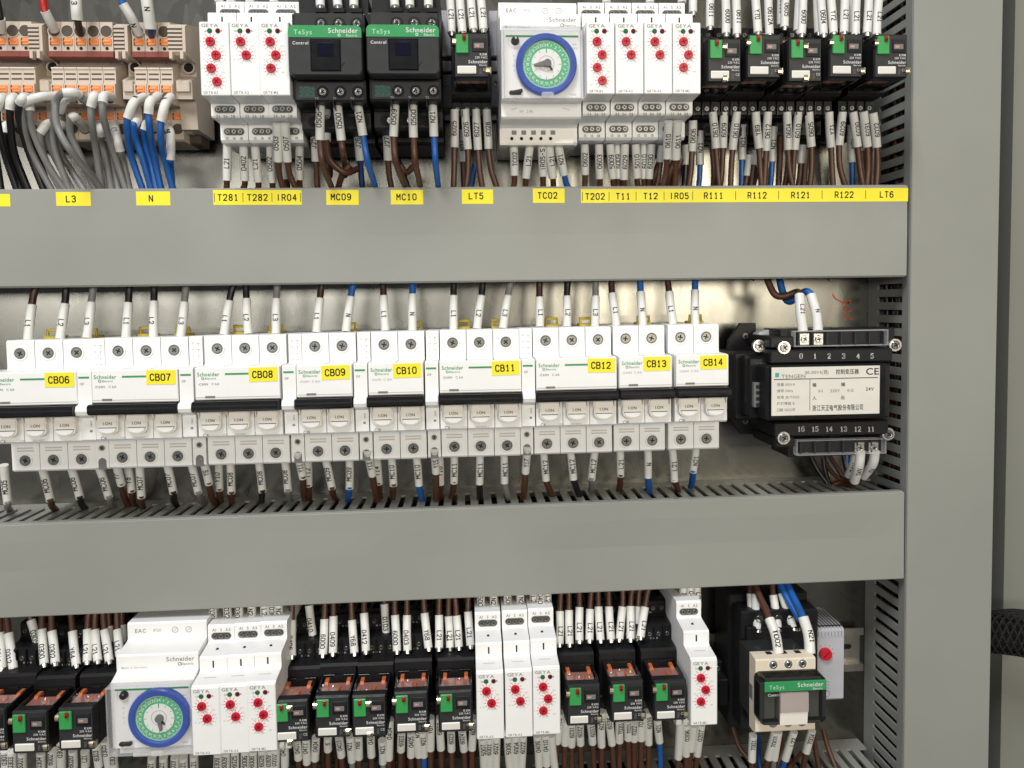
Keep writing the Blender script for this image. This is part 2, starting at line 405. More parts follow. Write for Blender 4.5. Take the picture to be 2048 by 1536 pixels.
# ------------------------------------------------------------------- ducts
def duct(name_label, x0, x1, z0, z1, dep, rot=0, pivot=None, cat='cable duct'):
    o = thing('cable_duct', name_label, cat, x0, (z0+z1)/2, 0, 'slotted grey cable ducts')
    og = (x0, (z0+z1)/2); b = MB(og)
    b.box(x0, x1, .3, 2, z0, z1, 'duct')
    for zz, sg in ((z0, 1), (z1, -1)):
        a, c = (zz, zz+sg*1.6)
        b.box(x0, x1, 2, 14, a, c, 'duct')
        b.box(x0, x1, dep-7, dep-1.8, a, c, 'duct')
        x = x0+1
        while x < x1-6:

            b.box(x, x+5.6, 14, dep-7, a, c, 'duct')
            # chamfered slot end near the mouth
            for q in (x, x+5.6):
                s1 = -1 if q == x else 1
                vs = [(q, dep-10, a), (q, dep-7, a), (q+s1*1.2, dep-7, a), (q, dep-10, c), (q, dep-7, c), (q+s1*1.2, dep-7, c)]
                b.add(vs, [(0, 1, 2), (3, 5, 4), (0, 2, 5, 3), (1, 4, 5, 2), (0, 3, 4, 1)], 'duct')
            x += 9.6
    put(b, 'slotted_channel', o)
    b = MB(og)
    xs = [x0+(x1-x0)*i/40 for i in range(41)]; N_ = []
    for i, q in enumerate(xs):
        bow = .45*math.sin(q*.011+z0)+.2*math.sin(q*.043)
        N_ += [(q, dep-1.6+bow*.2, z0-.6), (q, dep-.5+bow*.2, z0-.6), (q, dep+bow*.2, z0-.1), (q, dep+bow-.25, (z0+z1)/2), (q, dep, z1-12), (q, dep, z1+.1), (q, dep-.5, z1+.6), (q, dep-1.6, z1+.6)]
    b.add(N_, [(i*8+j, i*8+(j+1) % 8, i*8+8+(j+1) % 8, i*8+8+j) for i in range(40) for j in range(8)]+[list(range(8)), list(range(320, 328))], 'duct')
    b.box(x0, x1, dep-7, dep-1.6, z0-1.2, z0-.15, 'duct', .2); b.box(x0, x1, dep-7, dep-1.6, z1+.15, z1+1.2, 'duct', .2)
    cv = put(b, 'duct_cover', o)
    return o, cv, og
d1, cov1, og1 = duct('upper horizontal grey cable duct carrying the row of yellow labels', -460, 312.6, 16.8, 79.3, 60)
d2, cov2, og2 = duct('middle horizontal grey cable duct below the circuit breakers', -460, 313.4, -204.4, -142.2, 60)
th = math.radians(.42); d2.rotation_euler = (0, -th, 0)
d2.location.z = (-173.3 - (313.4+460)*math.tan(th) + 2.6)*S
zt3 = P(1722, 1476, 0)[1]
d3, cov3, og3 = duct('lower grey cable duct with only its slotted top showing', -460, 312, zt3-62, zt3, 60)
# vertical duct on the right
o = thing('cable_duct', 'tall vertical grey cable duct down the right side of the plate', 'cable duct', 350, -60, 0, 'slotted grey cable ducts')
og = (350, -60); b = MB(og)
b.box(317, 380, .3, 2, -440, 420, 'duct')
b.box(377, 378.6, 2, 58.2, -440, 420, 'duct'); b.box(318.6, 377, 2, 58, 417, 420, 'duct')  # unslotted right wall and unseen top cap added to keep light out
for a, c in ((317, 318.6),):
    b.box(a, c, 2, 14, -440, 420, 'duct'); b.box(a, c, 52, 58.2, -440, 420, 'duct')
    z = -440
    while z < 414:
        b.box(a, c, 14, 52, z, z+5.6, 'duct')
        for q, s1 in ((z, -1), (z+5.6, 1)):
            vs = [(a, 48.5, q), (a, 52, q), (a, 52, q+s1*1.3), (c, 48.5, q), (c, 52, q), (c, 52, q+s1*1.3)]
            b.add(vs, [(0, 1, 2), (3, 5, 4), (0, 2, 5, 3), (1, 4, 5, 2), (0, 3, 4, 1)], 'duct')
        z += 9.6
put(b, 'slotted_channel', o)
b = MB(og)

b.box(315.8, 380.4, 58.4, 60, -440, 420, 'duct', .6)
b.box(315.6, 316.8, 50, 58.4, -440, 420, 'duct', .2); b.box(379.2, 380.4, 50, 58.4, -440, 420, 'duct', .2)
vc = put(b, 'duct_cover', o)

def fill(label, horiz, a0, a1, b0, b1, n):  # unseen wires, mostly black, added so the duct slots look dark
    random.seed(int(abs(a0+b0)*7)); b = MB()
    for i in range(n):
        r = random.uniform(1.9, 2.4); pts = []; u = b0+(b1-b0)*random.random(); d = 8+42*((i+.5)/n if i % 2 else random.random())
        q = a0
        while q < a1:
            uu = min(b1, max(b0, u+random.uniform(-4, 4))); dd = min(50, max(6, d+random.uniform(-5, 5)))
            pts.append((q, dd, uu) if horiz else (uu, dd, q)); q += 42
        b.tube(catmull(pts, 3), r, random.choice(('brown', 'wireblack', 'wireblack', 'wireblack', 'darkred')), 7)
    o = put(b, 'duct_fill_wires'); tag(o, label, 'wires', kind='stuff')
fill('tangle of added brown and black wires darkening the middle horizontal duct', True, -450, 300, -162, -149, 40)
fill('tangle of added brown and black wires darkening the lowest horizontal duct', True, -450, 300, zt3-16, zt3-5, 40)
fill('bunch of added brown and black wires darkening the tall vertical duct', False, -430, 410, 323, 345, 36)
random.seed(11)
def sticker(x0, y0, x1, y1, texts, d=60.0, lines=()):
    a = P(x0, y1, d); c = P(x1, y0, d); b = MB(og1)
    # follow the slight slope of a hand-laid tape
    aL = P(x0, y0, d)[1]; aR = c[1] if x1-x0 < 300 else aL-.3; h_ = aL-a[1]
    n = max(1, int((x1-x0)/100)); hh = h_
    prof = [(a[0]+(c[0]-a[0])*i/n, aL+(aR-aL)*i/n) for i in range(n+1)]
    prof = prof+[(x, z-hh) for x, z in reversed(prof)]
    b.pd(prof, d+.02, d+.16, 'yellow')
    for t, x, y in texts:
        X_, Z_ = P(x, y, d); b.text(t, X_, Z_, d+.22, 3.9, 'ink', 'c', .92)
    for x, y in lines:
        X_, Z_ = P(x, y, d); b.box(X_-.2, X_+.2, d+.16, d+.2, Z_-3, Z_+3, 'ink')
    return put(b, 'label_sticker', cov1)
sticker(-30, 388, 20, 413, [])
sticker(113, 384, 181, 412, [('L3', 142, 398)])
sticker(273, 383, 340, 411, [('N', 302, 397)])
sticker(427, 380, 603, 410, [('T281', 456, 395), ('T282', 515, 395), ('IR04', 573, 395)], lines=[(429, 395), (486, 395), (544, 395), (601, 395)])
sticker(653, 380, 717, 410, [('MC09', 682, 394)])
sticker(782, 380, 846, 409, [('MC10', 813, 394)])
sticker(924, 379, 986, 408, [('LT5', 952, 392)])
sticker(1066, 377, 1129, 406, [('TC02', 1095, 391)])
tl = [('T202', 1190), ('T11', 1246), ('T12', 1301), ('IR05', 1358), ('R111', 1427), ('R112', 1514), ('R121', 1601), ('R122', 1688), ('LT6', 1773)]
sticker(1162, 378.5, 1816, 406, [(t, x, 393-(x-1190)*.007) for t, x in tl], lines=[(x, 393-(x-1190)*.007) for x in (1165, 1218, 1272, 1328, 1385, 1471, 1557, 1644, 1731)])

# --------------------------------------------------------------- DIN rails
def rail(label, xa, xb, zc):
    o = thing('mounting_rail', label, 'mounting rail', xa, zc, 0, 'steel mounting rails')
    b = MB((xa, zc)); pr = [(.2, -12.5), (1.4, -12.5), (1.4, 12.5), (.2, 12.5)]
    b.px_([(0.3, -13), (0.3, 13), (6.5, 13), (6.5, 17.5), (7.7, 17.5), (7.7, 11.8), (1.5, 11.8), (1.5, -11.8), (7.7, -11.8), (7.7, -17.5), (6.5, -17.5), (6.5, -13)], xa, xb, 'rail')
    for v in range(len(b.v)): b.v[v] = (b.v[v][0], b.v[v][1], b.v[v][2]+zc)
    for q in range(int((xb-xa)/25)):
        X_ = xb-12-q*25; b.pd([(X_+dx, zc+dz) for dx, dz in ((-4, -2), (4, -2), (5.5, 0), (4, 2), (-4, 2), (-5.5, 0))], 1.5, 1.6, 'hole')
    return put(b, 'rail_profile', o)
rail('steel mounting rail behind the top row of devices', -460, 300, 155)
rail('steel mounting rail hidden behind the circuit breakers', -460, 180, -60)
zr = (P(1700, 1262, 7.7)[1]+P(1700, 1338, 7.7)[1])/2
rail('steel mounting rail behind the bottom row, ending beside the thermostat', -460, P(1727, 1300, 7.7)[0], zr)

# ----------------------------------------------------------- timer relays
def oval(x, z, w, hh, n=8):
    pr = []; r = hh/2
    for i in range(n+1): a = -PI/2+PI*i/n; pr.append((x+w/2-r+r*math.cos(a), z+r*math.sin(a)))
    for i in range(n+1): a = PI/2+PI*i/n; pr.append((x-w/2+r+r*math.cos(a), z+r*math.sin(a)))
    return pr
def term_slot(parent, z, d, nums, below):
    def f(b):
        b.pd(oval(0, 0, 13.8, 5.2), -.3, .12, 'palegrey'); b.pd(oval(0, 0, 13.0, 4.4), 0, .2, 'slotgrey')
        zz = -4.3 if below else 4.3
        for t, x in zip(nums, (-4.6, 0, 4.6)): b.text(t, x, zz, .15, 1.9, 'textgrey')
    s_ = put(proto(('terminal_slot', nums, below), f), 'terminal_slot', parent, (0, d, z))
    for x in (-4.1, 0, 4.1): screw(s_, x, 0, .45, 1.75, 'darksteel')
def timer(x, z, knobs, model, label, group='white timer relays'):
    o = thing('timer_relay', label, 'timer relay', x, z, 0, group)
    def hou(b):
        pr = [(8, -43), (62, -43), (64, -41.5), (64, -31.5), (66, -31), (81, -31), (82, -30), (82, -22.5), (84, -22), (98.8, -21.8), (98.8, 22.3), (97.5, 23.2), (84, 24.6), (82.5, 25.5), (82.5, 33.5), (81.5, 34.6), (66, 36.4), (64.6, 37.2), (64.6, 47), (63.5, 48.4), (8, 48.4)]
        b.px_(pr, -8.85, 8.85, 'white')
        b.box(-.5, .5, 82.4, 82.62, 27.2, 31.8, 'hole')
        b.box(-4, 4, 90, 90.2, 24.1, 24.35, 'palegrey')
        b.disc(0, 35.5, 73, 74.2, .9, 'hole', 10)
        for zz in (-40.5, -38.5): b.box(-9, 9, 20, 55, zz, zz+.5, 'palegrey')
    put(proto(('housing', 't'), hou), 'housing', o)
    def fp(b):
        b.box(-8.9, 8.9, 98, 100, -22, 22.4, 'white', .5)
        b.text('GEYA', -7.4, 20.2, 100.1, 2.1, 'textgrey', 'l', sx=1.25)
        b.text('Un', -4.9, 16.9, 100.1, 1.3, 'green'); b.text('R', 4.7, 16.9, 100.1, 1.3, 'red')
        b.text(model, -7.4, -20.2, 100.1, 1.5, 'textgrey', 'l')
        for k in range(knobs):
            kx, kz = ((-2.3, 10.4), (.9, 2.3), (-2.3, -5.6), (.9, -13.7))[k]
            for i in range(11):
                a = math.radians(-60+i*30)
                if abs(math.degrees(a)-270) < 1: continue
                b.bar(kx+4.0*math.cos(a), kz+4.0*math.sin(a), 100, 100.1, 1.3, .28, a, 'red')
                if i % 2 == 0 or k % 2: b.text(('10', '3', '7', '1m', '9', '5')[i % 6], kx+5.7*math.cos(a), kz+5.0*math.sin(a), 100.08, .95, 'palegrey')
            b.text(('10m', '1h', '10h', '1d')[k % 4], kx+7.3 if kx < 0 else kx-7.2, kz-2.5, 100.08, 1.0, 'palegrey')
    put(proto(('front_plate', 't', knobs, model), fp), 'front_plate', o)
    for x_, m in ((-2.5, 'leadgreen'), (2.4, 'leadred')):
        put(proto(('led', m), lambda b, m=m: (b.disc(0, 0, 0, .5, 1.35, m, 14, 1.0), b.ring(0, 0, 0, .2, 1.35, 1.6, 'midgrey', 14))), 'indicator_light', o, (x_, 100, 16.9))
    for k in range(knobs):
        kx, kz = ((-2.3, 10.4), (.9, 2.3), (-2.3, -5.6), (.9, -13.7))[k]
        a = round(random.choice((.3, .8, 1.2, 0)), 1)
        put(proto(('knob', a), lambda b: (b.disc(0, 0, -.3, 1.1, 3.05, 'red', 22, 2.7), b.bar(0, 0, 1.1, 1.2, 3.6, .55, a, 'leadred'), b.bar(0, 0, 1.1, 1.21, 3.0, .55, a+PI/2, 'leadred'))), 'adjustment_knob', o, (kx, 100, kz))
    term_slot(o, 40.8, 64.6, ('A1', 'S', 'A2'), False)
    term_slot(o, -26, 82, ('25', '26', '28'), True)
    term_slot(o, -36, 64, ('15', '16', '18'), True)
    return o
G = {}
for i, (px, kn, tg) in enumerate(((429.5, 4, 'T281'), (490, 2, 'T282'), (549, 3, 'IR04'))):
    x, z = P(px, 118, 100)
    timer(x, z, kn, ('GRT8-B2', 'GRT8-A2', 'GRT8-M2')[i], f'white timer relay with {("four","two","three")[i]} red knobs above yellow label {tg}')
for i, (px, kn, tg, n_) in enumerate(((1201.5, 4, 'T202', 'four'), (1259.5, 2, 'T11', 'two'), (1317, 2, 'T12', 'two'), (1374, 3, 'IR05', 'three'))):
    x, z = P(px, 117, 100)
    timer(x, z, kn, 'GRT8-B2' if kn == 4 else 'GRT8-A2' if kn == 2 else 'GRT8-M2', f'white timer relay with {n_} red knobs above yellow label {tg}')
for i, (px, py, kn, lb) in enumerate(((412, 1444, 2, 'white timer relay with two red knobs touching the lower time switch'), (469, 1440, 2, 'white two-knob timer relay, second right of the lower time switch'),
        (524.5, 1436, 3, 'white three-knob timer relay left of the bottom middle plug-in relays'), (980.5, 1413, 2, 'white two-knob timer relay, leftmost of the bottom middle trio'),
        (1038, 1409, 2, 'white two-knob timer relay, middle of the bottom middle trio'), (1093.5, 1404, 3, 'white three-knob timer relay, rightmost of the bottom middle trio'),
        (1408.5, 1386, 3, 'white three-knob timer relay standing alone left of the cream contactor'))):
    x, z = P(px, py, 100); timer(x, z, kn, 'GRT8-M2' if kn == 3 else 'GRT8-A2', lb)

# -------------------------------------------------------- circuit breakers
def dshape(x, w, z0, z1, r, n=8):
    pr = [(x-w/2, z1), (x-w/2, z0+r)]
    for i in range(1, n): a = PI+PI*i/n; pr.append((x+w/2*math.cos(a), z0+r+r*math.sin(a)))
    return pr+[(x+w/2, z0+r), (x+w/2, z1)]
def breaker(x, z, poles, tagt, rating, stick_shift=0):
    o = thing('circuit_breaker', f'white {"three" if poles == 3 else "two"}-pole circuit breaker with yellow sticker {tagt}', 'circuit breaker', x, z, 0, 'white circuit breakers'); jr = random.Random(tagt); o.rotation_euler.y = jr.uniform(-.003, .003); o.location.y -= jr.uniform(0, .0006)
    W = 18*poles; w2 = W/2-.25
    def hou(b):
        for k in range(poles):
            a = -W/2+18*k
            pr = [(8, -43.5), (66.5, -43.5), (68, -42.3), (68, -23), (69, -22), (83, -22), (84.5, -20.8), (84.5, -5), (85, 23), (84, 24), (69, 24.2), (68, 25.2), (68, 42.3), (66.8, 43.5), (8, 43.5)]
            b.px_(pr, a+.22, a+17.78, 'white')
            for dz in (-28.0, -30.0): b.box(a+3.6, a+14.4, 68, 68.15, dz, dz+.7, 'palegrey')
            b.box(a+3.6, a+14.4, 67.9, 68.1, -29.6, -28, 'cream')
            b.ring(a+8.8, 34.8, 67.8, 68.8, 3.7, 4.7, 'white', 24, .3); b.ring(a+8.8, -36, 67.8, 68.8, 3.7, 4.7, 'white', 24, .3)
            b.disc(a+8.8, 34.8, 67.6, 68.1, 3.75, 'midgrey'); b.disc(a+8.8, -36, 67.6, 68.1, 3.75, 'midgrey')
        b.text(rating, -W/2+3.0, -20.2, 84.7, 2.1, 'textgrey', 'l')
        if poles == 3: b.text('6000', -W/2+15, -20.0, 84.62, 1.2, 'palegrey', 'l'); b.text('230/400V', -W/2+23, -20.0, 84.62, 1.2, 'palegrey', 'l')
    put(proto(('bh', poles, rating), hou), 'housing', o)
    def fp(b):
        b.box(-w2, w2, 84, 88.4, 3.0, 23.8, 'white', .5); b.box(-w2+.5, w2-.5, 88.35, 88.5, 4.4, 4.9, 'palegrey')
        b.text('Schneider', -w2+1.6, 19.6, 88.55, 2.5, 'schgreen', 'l', sx=.93)
        b.text('Electric', -w2+6.6, 16.9, 88.55, 1.3, 'schgreen', 'l', sx=1.1); b.ring(-w2+5.1, 16.9, 88.4, 88.56, .55, .95, 'schgreen', 12)
        if poles == 3: b.box(-w2+19, w2-2, 88.4, 88.55, 18.9, 20.1, 'schgreen')
        b.text('iC60N   C 6A' if poles == 3 else 'iC60N  C 10A', -w2+2.4, 13.3, 88.55, 1.5, 'textgrey' if poles == 3 else 'palegrey', 'l')
        b.box(-w2+6.2, -w2+12.4, 88.4, 88.6, 4.2, 5.6, 'midgrey')
    put(proto(('bf', poles), fp), 'front_panel', o)
    b = MB(); s1 = w2-1.4+stick_shift
    b.box(-9, 9, 0, .16, -4.6, 4.6, 'yellow'); b.text(tagt, -.3, 0, .24, 4.0, 'ink', 'c', .84); st = put(b, 'label_sticker', o, (s1-9, 88.56, 18.8)); st.rotation_euler.y = jr.uniform(-.025, .02)
    def tg(b): b.px_([(83, 2.6), (93.5, 2.4), (95, 1.2), (95, -2.6), (93.6, -4.0), (83, -4.6)], -w2-.4, w2-.2, 'blackgloss'); b.box(-w2, w2-.6, 94.9, 95.3, -1, .2, 'black', .1)
    put(proto(('toggle', poles), tg), 'toggle_handle', o)
    def wn(b):
        b.pd(dshape(0, 13.2, -17.8, -4.7, 4.2), 84, 87.6, 'cream', .03); b.pd(dshape(0, 11.8, -17.0, -5.2, 4.2), 87.6, 88.0, 'cream', .02)
        b.pd(dshape(0, 11.0, -16.6, -13.4, 3.1), 87.9, 88.5, 'white', .05); b.box(-5.6, 5.6, 87.9, 88.2, -13.3, -12.9, 'ink')
        b.text('I.ON', 0, -10.3, 88.1, 1.9, 'ink'); b.px_([(84, -4.7), (90, -4.7), (87.6, -9)], -7.4, -6.7, 'cream'); b.px_([(84, -4.7), (90, -4.7), (87.6, -9)], 6.7, 7.4, 'cream')
    for k in range(poles): put(proto(('wn',), wn), 'status_window', o, (-W/2+18*k+8.9, 0, 0))
    for k in range(poles):
        for zz in (34.8, -36): screw(o, -W/2+18*k+8.8, zz, 67.9, 3.3, 'darksteel', ang=k*.4+.3, name='terminal_screw')
    def cl(b):
        b.tube([(-4, 40, 0), (-4, 40, 5), (4, 40, 5), (4, 40, 0)], 1.3, 'clipyellow', 6)
        b.box(-5, 5, 30, 44, -3, 1.2, 'clipyellow', .4)
    for q in ((-1, 1) if poles == 3 else (1,)):
        put(proto(('clip',), cl), 'rail_clip', o, (q*W*.23+1.5, 0, 44))
    return o
def zrow(px, d=88):                         # middle of the breaker row at this column
    return -60.0 + (P(px, 0, d)[0])*.008
BR = [(-22, 155, 3, 'CB06'), (181, 358, 3, 'CB07'), (386, 564, 3, 'CB08'), (592, 706, 2, 'CB09'), (736, 848, 2, 'CB10'), (879, 1043, 3, 'CB11'), (1071, 1235, 3, 'CB12'), (1237, 1346, 2, 'CB13'), (1350, 1459, 2, 'CB14')]
for a, c, n, t in BR:
    x = (P(a, 760, 88)[0]+P(c, 760, 88)[0])/2
    breaker(x, -60.3+x*.008, n, t, 'C6' if n == 3 else 'C10', 0)
def auxmod(x, z, nm, side):
    o = thing('auxiliary_contact', f'narrow white auxiliary contact module on the left of breaker {nm}', 'contact module', x, z, 0, 'narrow auxiliary contact modules')
    def hou(b):
        pr = [(8, -43.5), (66.5, -43.5), (68, -42.3), (68, -23), (69, -22), (83, -22), (84.5, -20.8), (84.5, -5), (87.6, -5), (87.6, 23), (86.6, 24), (69, 24.2), (68, 25.2), (68, 42.3), (66.8, 43.5), (8, 43.5)]
        b.px_(pr, -4.3, 4.3, 'white')
        b.box(-3.6, 3.0, 87.6, 87.75, 19.0, 20.2, 'schgreen'); b.text('OF', -1.6, 15.6, 87.75, 1.5, 'textgrey')
        b.px_([(87, 3), (92, 1.5), (93, -1.5), (92, -4), (84, -7)], -4.1, 4.1, 'white')
        b.text('test', 1.5, -10.5, 84.65, 1.4, 'textgrey', rot=PI/2); b.bar(1.5, -15.2, 84.5, 84.65, 1.6, 1.4, 0, 'textgrey')
        b.box(-3, 3, 84.4, 84.6, -20.6, -17.2, 'white')
        for r_ in range(4):
            b.text(('12', '14', '11', '24')[r_], -1.8, 39-r_*4.2, 68.1, 1.2, 'palegrey'); b.box(.4, 3, 68, 68.1, 38.8-r_*4.2, 39.1-r_*4.2, 'palegrey'); b.box(1.5, 1.8, 68, 68.1, 36.8-r_*4.2, 39.1-r_*4.2, 'palegrey')
        b.pd(dshape(0, 5.2, 0, 0, 0)[:0] or [(-2.6, -43.6), (2.6, -43.6), (2.6, -38), (1.8, -36.4), (0, -35.7), (-1.8, -36.4), (-2.6, -38)], 60, 68.1, 'midgrey')
        b.ring(0, -29.2, 67.8, 68.3, 2.3, 2.8, 'cream', 16)
    put(proto(('aux',), hou), 'housing', o)
    screw(o, 0, -29.2, 67.8, 2.1, 'darksteel', name='terminal_screw')
for (a, c), nm in zip(((155, 181), (358, 386), (564, 592), (706, 736), (848, 879), (1043, 1071)), ('CB07', 'CB08', 'CB09', 'CB10', 'CB11', 'CB12')):
    x = (P(a, 760, 88)[0]+P(c, 760, 88)[0])/2; auxmod(x, -60.3+x*.008, nm, 1)

# ----------------------------------------------------------- time switches
def timeswitch(x, z, hand, label, dx=2):
    o = thing('time_switch', label, 'time switch', x, z, 0, 'dial time switches')
    w = 26.4; b = MB()
    b.px_([(8, -44), (61, -44), (63, -42.5), (63, -33), (66, -31), (81, -31), (82.5, -30), (82.5, -21.5), (92, -21), (92, 22), (84, 24.6), (82.5, 25.5), (82.5, 35), (81.5, 36), (66, 38), (64.6, 39), (64.6, 49), (63.5, 50), (8, 50)], -w, w-.4, 'white')
    b.px_([(20, -44.2), (62.9, -44.2), (63.3, -43), (63.3, -34), (20, -34)], -w-.3, w-3, 'cream')  # cream over the white: warm shade low on the housing painted in
    b.text('Schneider', w-3, 32.2, 82.6, 3.0, 'textgrey', 'r'); b.text('Electric', w-3.5, 28.7, 82.6, 1.7, 'textgrey', 'r'); b.ring(w-12.5, 28.7, 82.5, 82.62, .7, 1.2, 'textgrey', 12)
    b.text('EAC', -w+5, 44.5, 64.75, 2.6, 'textgrey', 'l'); b.text('IP20', -w+17, 44.5, 64.75, 2.0, 'palegrey', 'l')
    for q in (5, 14): b.ring(q, 44.3, 64.6, 64.72, 1.6, 2.2, 'palegrey', 14); b.bar(q, 44.3, 64.6, 64.72, 2.4, .5, .7, 'palegrey')
    b.text('Made in Germany', -w+3, 27.5, 82.6, 1.5, 'palegrey', 'l')
    b.text('IH  24h', -10, -26.5, 82.6, 2.0, 'palegrey'); b.bar(-18, -25, 82.5, 82.62, 4, .5, .3, 'palegrey'); b.bar(16, -25, 82.5, 82.62, 5, .4, -.3, 'palegrey')
    for i in range(5):
        q = -17+i*6.6; b.box(q-1.6, q+1.6, 63.2, 63.5, -37.4, -34.6, 'midgrey'); b.disc(q-1.6, -40, 63.2, 63.5, 1.15, 'hole', 14)
    put(b, 'housing', o)
    b = MB(); b.box(-w+1.6, w-2, 92, 93, -21, 21, 'white', .3); b.box(-w+3, w-3.5, 93, 93.15, 17.3, 18.5, 'schgreen')
    for i in range(4): b.text('1 2h'[i % 2::2], -18.5, 6-i*3.2, 93.1, 1.2, 'palegrey')
    b.text('16A', w-6, 13, 93.1, 1.3, 'palegrey'); b.text('250V', w-6, 10.5, 93.1, 1.3, 'palegrey'); b.text('15365', w-7, -18.5, 93.1, 1.2, 'palegrey')
    for i in range(14): a = math.radians(120+i*13); b.bar(-17.5+4.6*math.cos(a), 14.8+4.6*math.sin(a), 93, 93.1, 1, .25, a, 'palegrey')
    put(b, 'front_plate', o)
    b = MB(); b.ring(dx, -.4, 92.9, 97, 15.2, 19.3, 'dialblue', 72, .9)
    for i in range(96):
        a = 2*PI*i/96; b.bar(dx+17.3*math.cos(a), -.4+17.3*math.sin(a), 96.6, 97.35, 2.9, .42, a, 'dialblue')
    dial = put(b, 'tripper_ring', o)
    b = MB(); b.disc(dx, -.4, 92.9, 95.4, 15.1, 'palegreen', 60); b.disc(dx, -.4, 95.3, 95.7, 13.9, 'dialgreen', 60); b.disc(dx, -.4, 95.5, 96.0, 9.6, 'white', 48)
    for i in range(24):
        a = PI/2-2*PI*i/24
        b.text(str(i or 24), dx+12.0*math.cos(a), -.4+12.0*math.sin(a), 95.85, 1.8, 'white', rot=a-PI/2)
        b.bar(dx+13.5*math.cos(a+.13), -.4+13.5*math.sin(a+.13), 95.7, 95.85, .9, .3, a+.13, 'white')
        if i % 2 == 0: b.bar(dx+8.6*math.cos(a), -.4+8.6*math.sin(a), 96, 96.1, .8 if i % 6 else 1.8, .35, a, 'dialgreen' if i % 6 == 0 else 'textgrey')
    b.bar(dx, 8.2, 96, 96.12, 3, .7, PI/2, 'dialgreen')
    b.ring(dx, 0, 96, 96.1, 4.6, 5.0, 'palegrey', 24)
    put(b, 'dial', o)
    b = MB(); b.disc(dx+.5, 0, 96, 98.4, 2.5, 'midgrey', 20, 2.3); c, q = math.cos(hand), math.sin(hand)
    b.pd([(dx+2*-q, 2*c), (dx+8*c-.5*q, 8*q+.5*c), (dx+8.2*c, 8.2*q), (dx+8*c+.6*q, 8*q-.6*c), (dx-1*-q*1, -2.0*c)], 96.2, 97.8, 'midgrey')
    b.bar(dx+2.4, -2.6, 96, 97.2, 4, .7, -.9, 'ink'); put(b, 'dial_hand', o)
    b = MB(); b.disc(-17.5, 14.8, 93, 95.6, 2.7, 'black', 18, 2.3); b.disc(-17.3, 16.0, 95.5, 95.9, .8, 'steel', 8); put(b, 'selector_knob', o)
    b = MB(); b.pd(oval(-17.8, -17.6, 8, 2.6), 93, 94.2, 'darkgrey'); b.bar(-16.5, -17, 94, 95.4, 6.5, 1.8, .2, 'darkgrey'); put(b, 'selector_switch', o)
    b = MB(); t = .9
    b.box(-w, w, 99.6, 100.4, -22.4, 22.4, 'clear', .3)
    for bx in ((-w, -w+t, -22.4, 22.4), (w-t, w, -22.4, 22.4)): b.box(bx[0], bx[1], 92.2, 99.6, bx[2], bx[3], 'clearedge', .1)
    b.box(-w+t, w-t, 92.2, 99.6, 21.5, 22.4, 'clearedge', .1); b.box(-w+t, w-t, 92.2, 99.6, -22.4, -21.5, 'clearedge', .1)
    b.pd(oval(dx, -20.6, 8, 3.2), 100.4, 101.2, 'clearedge'); put(b, 'clear_cover', o)
    return o
x, z = P(1088, 123, 100); timeswitch(x, z, math.radians(190), 'white time switch with blue and green dial above label TC02')
x, z = P(297.5, 1443, 100); timeswitch(x, z, math.radians(-80), 'white time switch with blue and green dial in the bottom row', 4.8)

